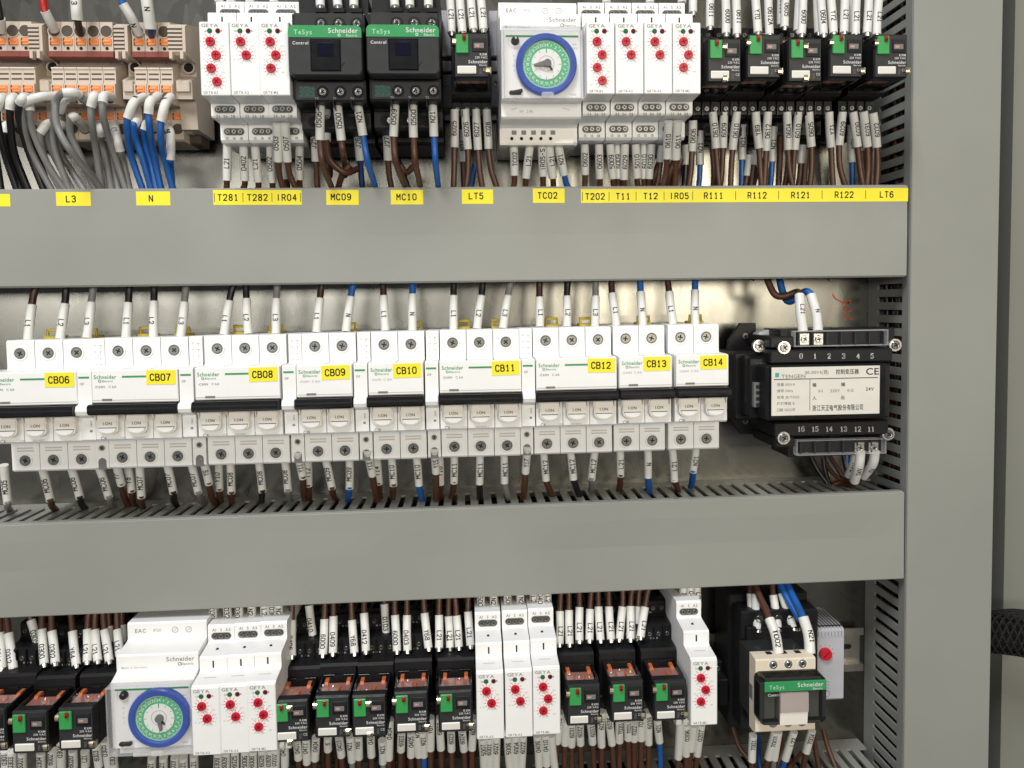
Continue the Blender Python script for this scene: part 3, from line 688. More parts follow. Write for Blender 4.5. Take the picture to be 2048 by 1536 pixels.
# --------------------------------------------------------------- contactors
def contactor(x, z, tagt):
    o = thing('contactor', f'black contactor with green band above yellow label {tagt}', 'contactor', x, z, 0, 'black contactors with green bands')
    b = MB()
    b.px_([(8, -46), (48, -46), (50, -44), (50, -41), (70, -40.5), (72, -39), (72, -29), (74, -27.6), (92, -27.2), (94, -26), (94, -14), (99, -13), (99, 14.2), (94, 15.5), (94, 26), (92, 27.5), (74, 28.5), (72, 30), (72, 46), (8, 46)], -22.3, 22.3, 'black')
    b.box(-21, 21, 93.9, 94.3, -26.3, -15.5, 'darkgrey', .3); b.box(-19, -9.5, 94.3, 94.5, -25, -18, 'dkgreenprint')
    b.box(-21, 21, 93.9, 94.3, 16, 27, 'darkgrey', .3)
    for q in (-4.5, 6.5, 17.5):
        b.disc(q, 20.5, 94.2, 94.6, 4.0, 'hole', 20); b.disc(q, -21.4, 94.2, 94.5, 3.8, 'hole', 20); b.disc(q, -34.5, 71.9, 72.3, 3.6, 'hole', 18)
        b.box(q-3.4, q+3.4, 72, 93.5, 28, 30.5, 'hole'); b.box(q-4.6, q-4.2, 72, 96, -31, -26.5, 'black'); b.text('T'+str(int(q+7)//10), q-4, -25.3, 94.4, 1.3, 'palegrey')
    for q in (-15, -2, 12): b.disc(q, -34.5, 71.9, 72.25, 3.5, 'hole', 16)
    put(b, 'body', o)
    for q in (-4.5, 6.5, 17.5): screw(o, q, 20.5, 94.7, 2.7, 'midsteel'); screw(o, q, -21.4, 94.6, 2.6, 'midsteel')
    for q in (-12, 1): screw(o, q, -34.5, 72.4, 2.2, 'steel')
    b = MB(); n = 5; R = 3
    pr = []
    for cx_, cz_, a0 in ((22.3-R, 14.8-R, 0), (-22.3+R, 14.8-R, 90), (-22.3+R, -14.8+R, 180), (22.3-R, -14.8+R, 270)):
        for i in range(n+1): a = math.radians(a0+90*i/n); pr.append((cx_+R*math.cos(a), cz_+R*math.sin(a)))
    b.pd(pr, 97, 106.8, 'darkgrey'); b.pd(pr, 106.8, 108, 'darkgrey', .03)
    b.box(-9, 9.4, 108, 108.12, -12.8, 6.4, 'darkglass'); b.box(-8.4, 8.8, 108.1, 108.7, -12.2, 5.6, 'blackgloss', .3); b.box(-4.6, 5, 108.6, 109, -4, 4, 'darkglass', .2)
    b.bar(10.5, -8.5, 108, 108.1, 3, .8, .9, 'hole')
    b.text('Control', -19.5, 4.2, 108.1, 1.9, 'inkwhite', 'l')
    cv = put(b, 'front_cover', o)
    b = MB(); k = 6
    pr = [(-22.0, 7.4), (22.0, 7.4)]
    for cx_, a0 in ((22.0-R, 0), (-22.0+R, 90)):
        for i in range(n+1): a = math.radians(a0+90*i/n); pr.append((cx_+R*math.cos(a), 14.6-R+R*math.sin(a)))
    b.pd(pr, 107.5, 108.35, 'schgreen'); b.text('TeSys', -18.6, 10.6, 108.45, 2.9, 'palegreen', 'l'); b.text('Schneider', 20, 11.6, 108.45, 3.0, 'inkwhite', 'r'); b.text('Electric', 19.5, 8.7, 108.45, 1.4, 'inkwhite', 'r'); b.ring(8.6, 8.8, 108.3, 108.45, .5, .9, 'inkwhite', 10)
    put(b, 'brand_band', cv)
x, z = P(650.5, 100, 108); contactor(x, z, 'MC09')
x, z = P(806, 98.5, 108); contactor(x, z, 'MC10')

# cream contactor, bottom right
x, z = P(1587, 1399, 108)
o = thing('contactor', 'cream contactor with smoky cover and green band in bottom right corner', 'contactor', x, z)
b = MB()
b.px_([(86, -29), (92, -29), (96, -28), (97, -27), (97, 21.6), (96, 22.4), (90, 23), (86, 23)], -21.4, 19.8, 'ivory')
b.px_([(62, -24), (86, -26), (86, 20), (62, 20)], -19.5, 18.8, 'darkgrey')
b.box(-21.6, -21.3, 86, 92, -8, 2, 'midgrey')
for q in (-9.2, 1.1, 10.8):
    b.disc(q, 18.6, 96.5, 97.2, 3.6, 'cream', 20); b.disc(q, 18.6, 97, 97.25, 2.9, 'midgrey', 18)
    b.disc(q, -21.6, 96.5, 97.2, 3.2, 'midgrey', 18); b.box(q-2, q+2, 87, 91, 22.9, 23.15, 'hole')
put(b, 'body', o)
for q in (-9.2, 1.1, 10.8): screw(o, q, 18.6, 97.3, 2.5, 'steel')
b = MB(); R = 4; n = 5
def rr(w0, w1, z0, z1, R):
    pr = []
    for cx_, cz_, a0 in ((w1-R, z1-R, 0), (w0+R, z1-R, 90), (w0+R, z0+R, 180), (w1-R, z0+R, 270)):
        for i in range(6): a = math.radians(a0+90*i/5); pr.append((cx_+R*math.cos(a), cz_+R*math.sin(a)))
    return pr
b.pd(rr(-22.5, 22.5, -17, 14.6, 4), 97, 107.2, 'smoke'); b.box(-20, 20, 97.1, 98.2, -15.5, 13, 'palegrey'); b.box(-19.6, -10.5, 98.1, 104, -15, 3, 'palegrey', .8); b.box(11, 19.6, 98.1, 104, -15, 3, 'palegrey', .8)
for a_, c_, e, f_ in ((-22.5, -19.6, -13, 12), (19.8, 22.5, -13, 12), (-19, 19, -17, -15.2), (-19, 19, 12.2, 14.6)): b.box(a_, c_, 98.4, 107.6, e, f_, 'darkgrey', .4)
cv = put(b, 'front_cover', o)
b = MB(); b.box(-19.5, 22.2, 107.2, 108.2, 5.6, 12.4, 'schgreen', .3); b.text('TeSys', -16.5, 8.9, 108.3, 2.7, 'palegreen', 'l'); b.text('Schneider', 20, 9.9, 108.3, 2.9, 'inkwhite', 'r'); b.text('Electric', 19.5, 7.0, 108.3, 1.4, 'inkwhite', 'r'); b.text('Control', -17, 3.4, 107.6, 1.8, 'inkwhite', 'l'); put(b, 'brand_band', cv)
b = MB(); b.px_([(98.3, 4.6), (107.8, 4.6), (108.6, 3.6), (108.6, -9), (107.8, -17.2), (98.3, -17.2)], -9, 9.5, 'cream')
b.px_([(107, 4.7), (109.2, 4.7), (109.4, -8), (107, -9)], -9.2, 9.7, 'taupe'); put(b, 'viewing_window', cv)

# black contactor standing behind it
xa, za = P(1478, 1345, 62)
x0, z1 = P(1478, 1212, 62); x1, z0 = P(1640, 1478, 62)
o = thing('contactor', 'black contactor standing behind and below the cream contactor', 'contactor', (x0+x1)/2, (z0+z1)/2)
og = ((x0+x1)/2, (z0+z1)/2); b = MB(og)
b.box(x0, x1, 8, 40, z0, z1, 'black', 1); b.box(x0+3, x1, 40, 58, z0+8, z1-6, 'black', 1); b.box(x0+6, x1-2, 58, 62, z0+16, z1-16, 'black', 1)
for q in range(3):
    xx = x0+16+q*14; b.disc(xx, z1-11.5, 57.9, 58.3, 4.4, 'hole', 20); b.text('135'[q]+'L'+'123'[q], xx-1, z1-19, 62.1, 1.8, 'palegrey')
b.box(x0-10, x0-.5, 8, 30, z0+12, z0+45, 'black', 1); b.box(x0-8, x0-1, 30, 44, z0+18, z0+38, 'black', 1)
put(b, 'body', o)
for q in range(3): screw(o, x0+16+q*14-og[0], z1-11.5-og[1], 58.4, 3.1, 'darksteel')
screw(o, x0-5-og[0], z0+40-og[1], 30.4, 2.2, 'steel'); screw(o, x0-5-og[0], z0+16-og[1], 30.4, 2.2, 'steel')

# -------------------------------------------------------------- thermostat
x0, z0 = P(1612, 1404, 48); x1, z1 = P(1688, 1256, 48)
o = thing('thermostat', 'pale grey thermostat with round red dial beside the cream contactor', 'thermostat', (x0+x1)/2, (z0+z1)/2)
og = ((x0+x1)/2, (z0+z1)/2); b = MB(og)
b.px_([(8, z0+3), (44, z0), (47, z0+.6), (48, z0+2), (48, z1-1.5), (46.5, z1), (18, z1+1), (8, z1)], x0, x1, 'lavender')
b.box(x0+1, x1-1, 18, 46, z1+.6, z1+1.3, 'darkgrey')  # dark sheet under the ribs: shade of the gaps put into colour
q = x0+1.5
while q < x1-1: b.px_([(17, z1+.5), (45, z1-.4), (47.4, z1-2.5), (48.6, z1-2.5), (48.6, z1-6), (47.6, z1+.4), (44, z1+1.4), (17, z1+2)], q, q+1.1, 'lavender'); q += 2.5
b.bar(x1-14.5, z1-15, 48, 48.2, 5, .7, -.05, 'ink'); b.text('°C', x1-7, z0+23, 48.1, 2.6, 'palegrey')
dc = P(1650, 1307, 48)
for i in range(11):
    a = math.radians(-60+30*i); b.bar(dc[0]+6.4*math.cos(a), dc[1]+6.4*math.sin(a), 48, 48.15, 1.1, .5, a, 'textgrey')
for i in range(4): b.bar(x1-12.5, z0+8+i*2.3, 48, 48.15, 4, .35, -.5, 'textgrey')
b.ring(x1-13, z0+5.5, 48, 48.15, 2.2, 2.6, 'textgrey', 16)
put(b, 'housing', o)
b = MB(og); b.disc(dc[0], dc[1], 48, 50.5, 4.7, 'red', 28, 4.4); b.bar(dc[0], dc[1], 50.4, 50.7, 6, .5, .8, 'leadred'); put(b, 'dial_knob', o)

# ------------------------------------------------- plug-in relays, sockets
def socket(x, z, label, w=26.5, group='black relay sockets'):
    o = thing('relay_socket', label, 'relay socket', x, z, 0, group); b = MB()
    b.px_([(8, -38), (34, -38), (36, -37), (36, -27), (50, -27), (52, -26), (52, -17), (64, -16.5), (66, -15), (66, 15), (64, 16.5), (52, 17), (52, 27), (50, 28), (38, 28.5), (36, 30), (36, 39), (34, 40), (8, 40)], -w/2, w/2, 'black')
    n = 4
    for i in range(n):
        q = -w/2+w*(i+.5)/n
        for zz, d in ((21.5, 52), (-22, 52), (34, 36), (-32.5, 36)):
            b.disc(q, zz, d, d+.25, 2.5, 'hole', 14)
        for zz, d in ((27.2, 44), (39.6, 22), (-27.2, 44), (-38, 24)): b.box(q-2.0, q+2.0, d-5, d+5, zz-.4, zz+.4, 'hole')
        if i: b.box(q-w/n/2-.25, q-w/n/2+.25, 50, 54, 17, 27.6, 'blackgloss'); b.box(q-w/n/2-.25, q-w/n/2+.25, 50, 54, -27, -17, 'blackgloss')
    b.text('11  21  31', 0, 18.2, 52.1, 1.2, 'palegrey'); b.text('12  22', 0, 30.8, 36.1, 1.2, 'palegrey')
    put(b if w != 26.5 else proto(('sock',), lambda bb: bb.__dict__.update(b.__dict__)), 'socket_body', o)
    for i in range(n):
        q = -w/2+w*(i+.5)/n
        for zz, d in ((21.5, 52.3), (-22, 52.3), (34, 36.3)):
            screw(o, q, zz, d, 1.75, 'darksteel')
    return o
def relay(x, z, label, style=0, dim=0, group='black plug-in relays with green tabs', dep=98):
    o = thing('plug_in_relay', label, 'relay', x, z, 0, group); jr = random.Random(label); o.rotation_euler = (jr.uniform(-.004, .004), jr.uniform(-.012, .012), jr.uniform(-.006, .006))
    def fr(b):
        b.box(-11.2, 11.2, 90, 97.4, -14, 14, 'black', .8); b.box(-10.4, 10.4, 97.3, 97.8, -13.2, 13.2, 'darkgrey', .2)
        b.box(.4, 9.4, 97.7, 98.3, 2.0, 10.4, 'black', .2); b.box(1.6, 7.8, 98.2, 98.4, 4.2, 7.4, 'midgrey'); b.box(2.4, 5, 98.3, 98.5, 5, 6.4, 'coil')
        for i in range(3): b.box(.6, 9.2, 98.2, 98.4, 8.2+i*.8, 8.5+i*.8, 'darkgrey')
        b.text('RXM', 9.6, .5, 97.9, 1.4, 'inkwhite', 'r'); b.text('230 VAC', 9.8, -1.4, 97.9, 1.3, 'inkwhite', 'r')
        b.text('Schneider', 10, -4.0, 97.9, 2.0, 'inkwhite', 'r'); b.text('Electric', 9.6, -6.1, 97.9, 1.0, 'inkwhite', 'r')
        b.text('CE', 8.5, -9.0, 97.9, 1.6, 'palegrey')
        for i in range(5): b.bar(5.5, -8.6-i*.7, 97.8, 97.95, 1.6, .2, .3, 'midgrey')
    put(proto(('fr',), fr), 'front_frame', o)
    put(proto(('gt',), lambda b: (b.box(-9.6, -1.8, 97.7, 99.4, .8, 12.4, 'green', .4),)), 'test_tab', o)
    put(proto(('rl',), lambda b: (b.box(-1.1, 1.1, 0, 1.2, -1.9, 2.0, 'leverred', .3), b.disc(0, -.6, 1.3, 1.7, .7, 'leadred', 8))), 'lock_lever', o, (-5.6 if style else -4.4, 99.4, 10.4))
    put(proto(('mk',), lambda b: (b.box(-9, 2.8, 97.8, 98.8, -11.6, -6.8, 'white', .3), b.box(-8.4, 2.2, 98.7, 98.9, -11, -7.4, 'labelpaper'))), 'marker_plate', o)
    def hb(b):
        b.box(-10.6, 10.6, 67, 90.5, -13.2, 13.2, 'tinted', .4)
    put(proto(('hb',), hb), 'clear_housing', o)
    def fe(b):
        for sx in (-1, 1):
            for sz in (-1, 1): b.box(sx*10.7-.5, sx*10.7+.5, 66.5, 90, sz*13.3-.5, sz*13.3+.5, 'blackgloss', .1)
        for sz in (-1, 1): b.box(-10.3, 10.3, 66.3, 68.4, sz*13.3-.6, sz*13.3+.6, 'blackgloss', .1); b.box(-3, 3, 66.2, 69.4, sz*13.3-.7, sz*13.3+.7, 'black')
        for sx in (-1, 1): b.box(sx*10.8-.4, sx*10.8+.4, 66.4, 90, -12.6, 12.6, 'black')
        b.box(-10, 10, 66.6, 68.2, -12.6, 12.6, 'black')
    put(proto(('fe',), fe), 'housing_frame', o)
    def co(b):
        b.box(-9.6, 9.6, 74, 89.8, -11, 11.2, 'coil', .5); b.box(-9.4, 9.4, 69, 73.5, -12, 10.5, 'blackgloss', .3)
        for q in (-7.2, 7.2): b.px_([(69, 10.4), (77.5, 11.2), (76, 12.8), (70, 12.9)], q-1.2, q+1.2, 'orange')
        b.box(1.4, 3.0, 81, 89.9, 10.5, 12.6, 'orange', .3)
    put(proto(('co',), co), 'relay_mechanism', o)
    def cl(b):
        b.px_([(-2.2, -2), (1.2, -2), (2.0, -1.2), (2.2, 0), (2.0, 1.2), (1.2, 2), (-2.2, 2), (-2.2, 1.4), (.9, 1.4), (1.5, 0), (.9, -1.4), (-2.2, -1.4)], -1.2, 1.2, 'brass')
        b.box(1.3, 2.3, -2, 1.4, -2, 2, 'brass', .3)
    for cx_, cz_ in {0: ((-10.6, 8.2), (10, -9.6)), 1: ((-.4, 8.5), (-.2, -11.6)), 2: ((-1.0, 9.0), (-1.5, -13.4))}[style]:
        put(proto(('clp',), cl), 'holding_clip', o, (cx_, 97.8, cz_))
    return o
for cxp, cyp, tg, st in ((944, 111, 'LT5', 0), (1448, 120, 'R111', 1), (1529, 111, 'R112', 0), (1611, 120, 'R121', 1), (1693, 111.5, 'R122', 0), (1784, 111, 'LT6', 0)):
    x, z = P(cxp, cyp, 98); dz = P(cxp, 110, 98)[1]-z
    relay(x, z, f'black plug-in relay with green tab above yellow label {tg}', st)
    sw = 26.5 if tg == 'LT5' else 25.4
    socket(x, z+dz-.5, f'black screw socket holding the plug-in relay above label {tg}', sw)
BL = [(-24, 1461, 0, 'left'), (60, 1465, 0, 'left'), (153, 1460, 0, 'left'), (583, 1443, 2, 'middle'), (663, 1436, 0, 'middle'), (739, 1434, 1, 'middle'), (821, 1426, 0, 'middle'), (912, 1423, 0, 'middle'), (1166, 1411, 0, 'right'), (1254, 1405, 0, 'right'), (1342, 1401, 0, 'right')]
names = ['leftmost plug-in relay of the bottom row, cut by the photo edge', 'second plug-in relay from the left in the bottom row', 'plug-in relay just left of the lower time switch',
         'plug-in relay beside the white timers, leftmost of the bottom middle five', 'second from left of the five bottom middle plug-in relays', 'centre one of the five bottom middle plug-in relays', 'fourth from left of the five bottom middle plug-in relays', 'rightmost of the five bottom middle plug-in relays',
         'leftmost of the three orange-windowed relays right of the bottom timers', 'middle of the three orange-windowed relays right of the bottom timers', 'rightmost of the three orange-windowed relays right of the bottom timers']
for (cxp, cyp, st, g), nm in zip(BL, names):
    x, z = P(cxp, cyp, 98); relay(x, z, nm, st)
    socket(x, z+4, 'black screw socket under the '+' '.join(nm.replace('plug-in relay', 'relay').split()[:12]), 25.6)

# --------------------------------------------------------- terminal blocks
def zb(py, d=58): return P(200, py, d)[1]
TZ = zb(165)
def tblock(x, label):
    o = thing('terminal_block', label, 'terminal block', x, TZ, 0, 'beige terminal blocks')
    g = lambda py, d=58: zb(py, d)-TZ
    def bd(b):
        b.px_([(8, g(282, 40)), (38, g(282, 40)), (40, g(279, 40)), (40, g(215, 40)), (58, g(208)), (58, g(168)), (56, g(166)), (56, g(135)), (44, g(128, 44)), (44, g(116, 44)), (58, g(106)), (58, g(44)), (56, g(42)), (8, g(42, 20))], -4.0, 4.0, 'beige')
        b.disc(0, g(63), 58, 58.25, 3.9, 'beige_dark', 22); b.ring(0, g(63), 57.9, 58.5, 3.7, 4.2, 'beige', 22)
        b.disc(0, g(97), 58, 58.2, 1.1, 'hole', 12); b.disc(.2, g(196), 58, 58.2, 3.6, 'beige_dark', 20); b.disc(.2, g(258, 40), 40, 40.2, 3.6, 'beige_dark', 20)
        for y in (148, 158): b.box(-3.2, 3.2, 56, 56.2, g(y), g(y)+1, 'beige_dark')
        b.box(-3.9, 3.9, 56, 56.9, g(136), g(134), 'cream')
        b.box(-4.1, 4.1, 50, 58.6, g(114), g(103), 'maroon')
    put(proto(('tb',), bd), 'housing', o)
    def lv(b): b.box(-3.2, 3.2, -2, .8, -2.3, 2.3, 'orange', .4); b.px_([(.6, -1.4), (1.3, 0), (.6, 1.4)], -2.2, 2.2, 'orange'); b.box(-2.6, -1.8, .7, 1, -2.2, 2.2, 'beige_dark')
    for y, d in ((84, 58), (178, 58), (233, 40)):
        put(proto(('lv',), lv), 'release_lever', o, (0, d, g(y, d)))
def eclamp(x, label, w=9.5):
    o = thing('end_clamp', label, 'end clamp', x, TZ, 0, 'beige end clamps')
    g = lambda py, d=58: zb(py, d)-TZ; b = MB()
    b.px_([(8, g(258, 45)), (43, g(258, 45)), (45, g(200, 45)), (52, g(198, 52)), (52, g(160, 52)), (42, g(150, 45)), (42, g(125, 45)), (60, g(112)), (62, g(106)), (62, g(56)), (58, g(48)), (8, g(45, 20))], -w/2, w/2, 'beige')
    for i in range(6): b.box(-w/2-.15, w/2-2, 62, 62.5, g(60+i*8), g(60+i*8)+1.2, 'beige'); b.box(-w/2-.1, w/2-2, 61.9, 62.15, g(63+i*8), g(63+i*8)+1, 'beige_dark')
    b.box(-w/2+1, -w/2+3, 60, 64, g(122), g(108), 'beige'); b.box(w/2-3, w/2-1, 60, 64, g(122), g(108), 'beige')
    b.disc(1, g(134, 45), 42, 44, 3.2, 'hole', 18); b.ring(1, g(134, 45), 42, 44.6, 3.2, 4.2, 'beige', 18)
    b.box(-w/2+1, w/2-1, 52, 54, g(185, 52), g(162, 52), 'beige', .5)
    put(b, 'housing', o)
for g_, xs in (('left', (-24, 1, 27, 52)), ('middle', (110, 136, 162, 188, 214)), ('right', (277, 303, 329))):
    for i, xp in enumerate(xs):
        tblock(P(xp, 90, 58)[0], 'beige terminal block with orange levers, '+ordinal(i, len(xs))+{'left': ' at the top left corner', 'middle': ' of five above label L3', 'right': ' of three above label N'}[g_])
for px_, t in ((75, 'left of the five terminal blocks above label L3'), (245, 'between the L3 and N terminal blocks'), (356, 'right of the N terminal blocks')):
    eclamp(P(px_, 90, 60)[0], 'ribbed beige end clamp '+t, 8.5 if px_ < 300 else 11)
x, z = P(378, 160, 30)
o = thing('end_plate', 'dull olive end stop right of the top left terminal blocks', 'end stop', x, z); b = MB()
b.box(-5, 6, 8, 28, -44, 32, 'beige_dark', 1); b.box(-6, 3, 28, 36, -38, 26, 'beige', 1)
for i in range(9): b.box(-6.3, -1, 36, 36.6, -34+i*6, -31.6+i*6, 'beige_dark')
put(b, 'housing', o)
for px_, t in ((890, 'left'), (991, 'right')):
    x, z = P(px_, 118, 30); o = thing('end_clamp', f'lavender grey end clamp on the {t} of the LT5 relay', 'end clamp', x, z, 0, 'lavender end clamps'); b = MB()
    b.box(-4.4, 4.4, 8, 30, 2, 34, 'lavender', .6); b.box(-4.4, 4.4, 8, 31, -9, -1.5, 'lavender', .6); b.box(-4.4, 4.4, 8, 30, -34, -10.5, 'lavender', .6); b.box(-3.6, 3.6, 8, 26, -2, 2.4, 'black')
    put(b, 'housing', o); screw(o, 0, -17, 30.3, 2.4, 'darksteel')

# ------------------------------------------------------------- transformer
tx, tz = P(1640, 785, 82)
o = thing('control_transformer', 'black control transformer with cream rating plate right of the breakers', 'transformer', tx, tz); og = (tx, tz)
def pb(b, x0, y0, x1, y1, d0, d1, m, c=0):
    a = P(x0, y1, d1); e = P(x1, y0, d1); return b.box(a[0], e[0], d0, d1, a[1], e[1], m, c)
b = MB(og)
pb(b, 1532, 727, 1782, 842, 10, 82, 'black', 1.5)                 # laminated core and shroud
pb(b, 1540, 730, 1772, 838, 82, 84, 'blackgloss', .6)
pb(b, 1540, 696, 1786, 728, 30, 74, 'black', 1); pb(b, 1548, 840, 1778, 874, 30, 74, 'black', 1); pb(b, 1540, 672, 1588, 697, 30, 72, 'black', 1); pb(b, 1550, 873, 1590, 896, 30, 72, 'black', 1)
pb(b, 1560, 655, 1790, 692, 34, 64, 'black', .6); pb(b, 1575, 872, 1775, 914, 34, 64, 'black', .6)
put(b, 'core_shroud', o)
b = MB(og)
pb(b, 1466, 702, 1545, 842, 10, 50, 'black', 2); pb(b, 1495, 712, 1540, 836, 50, 66, 'blackgloss', 2)
pb(b, 1508, 765, 1530, 815, 60, 70, 'midgrey', .4)
for t in range(4): pb(b, 1512, 770+t*12, 1526, 777+t*12, 70, 70.3, 'darkgrey')
put(b, 'coil_housing', o)
for yy, s_ in ((672, 1), (842, -1)):
    b = MB(og); k = [(1455, yy+s_*40), (1460, yy+s_*8), (1483, yy-s_*26), (1512, yy-s_*26), (1512, yy+s_*40)]
    pr = [P(a, c, 26) for a, c in k]; b.pd(pr, 20, 26, 'black'); br = put(b, 'mounting_foot', o)
    p = P(1490, yy, 26); screw(br, p[0]-og[0], p[1]-og[1], 26.5, 2.6, 'darksteel')
b = MB(og); pb(b, 1520, 664, 1560, 700, 40, 44, 'white', 1); b.disc(*P(1545, 685, 50), 30, 44.5, 9, 'palegrey', 24); put(b, 'lead_tie', o)
for px_, py_, d in ((1568, 695, 75), (1790, 690, 72), (1567, 876, 75), (1776, 868, 72), (1518, 692, 60)):
    p = P(px_, py_, d); s_ = screw(o, p[0]-og[0], p[1]-og[1], d+1.2, 3.3, 'midsteel')
    b = MB(og); b.disc(p[0], p[1], d-3, d+.6, 4.4, 'steel', 20); put(b, 'washer', o)
b = MB(og); pb(b, 1543, 731, 1760, 832, 84.1, 84.5, 'labelpaper', .1)
a0 = P(1543, 820, 84.5); a1 = P(1760, 740, 84.5); bx0, bx1, bz0, bz1 = a0[0], a1[0], P(1650, 832, 84.5)[1], P(1650, 731, 84.5)[1]
Wp, Hp = bx1-bx0, bz1-bz0; T_ = 84.6
U = lambda u, v: (bx0+Wp*u, bz0+Hp*v)
def tt(s_, u, v, size, m='ink', al='l', sx=1.): q = U(u, v); b.text(s_, q[0], q[1], T_, size, m, al, sx=sx)
tt('TENGEN', .09, .80, 2.6, 'textgrey', sx=1.15); q = U(.05, .83); b.box(q[0]-1.3, q[0]+1.3, 84.5, 84.62, q[1]-1.5, q[1]+1.5, 'teal')
tt('BK-100VA(铜)', .31, .87, 2.3, 'textgrey', sx=.78); tt('控制变压器', .59, .87, 2.7, sx=.82); tt('CE', .87, .87, 4.6, sx=1.2)
b.box(U(.02, 0)[0], U(.98, 0)[0], 84.5, 84.62, U(0, .735)[1], U(0, .75)[1], 'ink'); b.box(U(.35, 0)[0], U(.354, 0)[0], 84.5, 84.62, U(0, .12)[1], U(0, .73)[1], 'ink')
for i, s_ in enumerate(('容量 100VA', '频率 50Hz', '标准 JB/T5555', '绝缘等级 B', '日期 2022年')): tt(s_, .05, .64-i*.125, 1.7, 'textgrey')
tt('输', .375, .62, 2.1); tt('入', .375, .36, 2.1); tt('0-1', .43, .50, 2.0, 'textgrey'); tt('220V', .54, .50, 2.0, 'textgrey'); tt('输', .64, .62, 2.1); tt('出', .64, .36, 2.1); tt('11-12', .70, .50, 2.0, 'textgrey'); tt('24V', .87, .52, 2.2)
tt('浙江天正电气股份有限公司', .375, .16, 3.1, sx=.66)
put(b, 'rating_plate', o)
b = MB(og)
for t, xp in zip('012345', (1602, 1630, 1658, 1687, 1716, 1744)): q = P(xp, 712, 74); b.text(t, q[0], q[1], 74.15, 3.2, 'inkwhite', 'c', .8)
for t, xp in zip(('16', '15', '14', '13', '12', '11'), (1602, 1630, 1658, 1687, 1715, 1742)): q = P(xp, 858, 74); b.text(t, q[0], q[1], 74.15, 3.2, 'inkwhite', 'c', .8)
put(b, 'terminal_numbers', o)
for (xa_, ya, xb_, yb), nm, act in (((1590, 659, 1778, 694), 'top', (0, 1)), ((1594, 877, 1774, 912), 'bottom', (4, 5))):
    b = MB(og)
    for i in range(7):
        xx = xa_+8+i*28.3; pb(b, xx-1.5, ya+4, xx+1.5, yb-3, 62, 67, 'darkgrey', .2)
    ts = put(b, 'terminal_strip', o)
    for i in act:
        p = P((1611 if nm == 'top' else 1609)+28.2*i, (ya+yb)/2+2, 68); b = MB(og); b.box(p[0]-3.6, p[0]+3.6, 62, 66.4, p[1]-4.2, p[1]+4.2, 'steel', .4); put(b, 'terminal_clamp', ts)
        screw(ts, p[0]-og[0], p[1]-og[1], 66.9, 2.9, 'steel')
    b = MB(og); a = P(xa_, yb, 72); e = P(xb_, ya, 72)
    b.box(a[0], e[0], 71.4, 72.1, a[1], e[1], 'clear', .2)
    for q in ((a[0], e[0], a[1], a[1]+.7), (a[0], e[0], e[1]-.7, e[1]), (a[0], a[0]+.7, a[1]+.7, e[1]-.7), (e[0]-.7, e[0], a[1]+.7, e[1]-.7)): b.box(q[0], q[1], 66, 71.3, q[2], q[3], 'clearedge')
    put(b, 'clear_cover', o)

# ---------------------------------------------------------- thick cable run
o = thing('cable_bundle', 'thick black braided cable bundle crossing the cabinet wall at right', 'cable bundle', 400, P(2010, 1268, 0)[1])
og = (400, P(2010, 1268, 0)[1]); b = MB(og)
for i in range(5):
    dy = (-26, -12, 3, 16, 26)[i]; pts = [P3(1940, 1262+dy*.6, -4+3*(i % 2)), P3(1990, 1262+dy*.75, 4+(i % 2)*4), P3(2040, 1266+dy, 12), P3(2110, 1284+dy*1.15, 22)]
    b.tube(catmull(pts, 8), 8.5-(i % 3), 'mesh', 16)
for i in range(14):
    ph = i*.9; pts = []
    for k in range(22):
        t = k/21; px_ = 1945+150*t; c_ = 1262+20*t*t+4; a = ph+t*9*(1 if i % 2 else -1)
        pts.append(P3(px_, c_+38*math.sin(a), 14+13*math.cos(a)))
    b.tube(catmull(pts, 3), .9, 'mesh', 5)
bd_ = put(b, 'braided_sleeve', o)

# ------------------------------------------------------------------ wiring
def line(pts, ds): return [P3(x, y, d) for (x, y), d in zip(pts, ds)]
def where(px, tab):
    for lim, t in tab:
        if px < lim: return t
    return tab[-1][1]
TOPW = [(430, 'under the top left terminal blocks'), (471, 'under relay above label T281'), (530, 'under relay above label T282'), (612, 'under relay above label IR04'), (765, 'under contactor above label MC09'), (885, 'under contactor above label MC10'), (1000, 'under relay above label LT5'),
        (1150, 'under time switch above TC02'), (1212, 'under relay above label T202'), (1264, 'under relay above label T11'), (1318, 'under relay above label T12'), (1408, 'under relay above label IR05'), (1495, 'under relay above label R111'), (1560, 'under relay above label R112'), (1640, 'under relay above label R121'), (1697, 'under relay above label R122'), (3000, 'under relay above label LT6')]
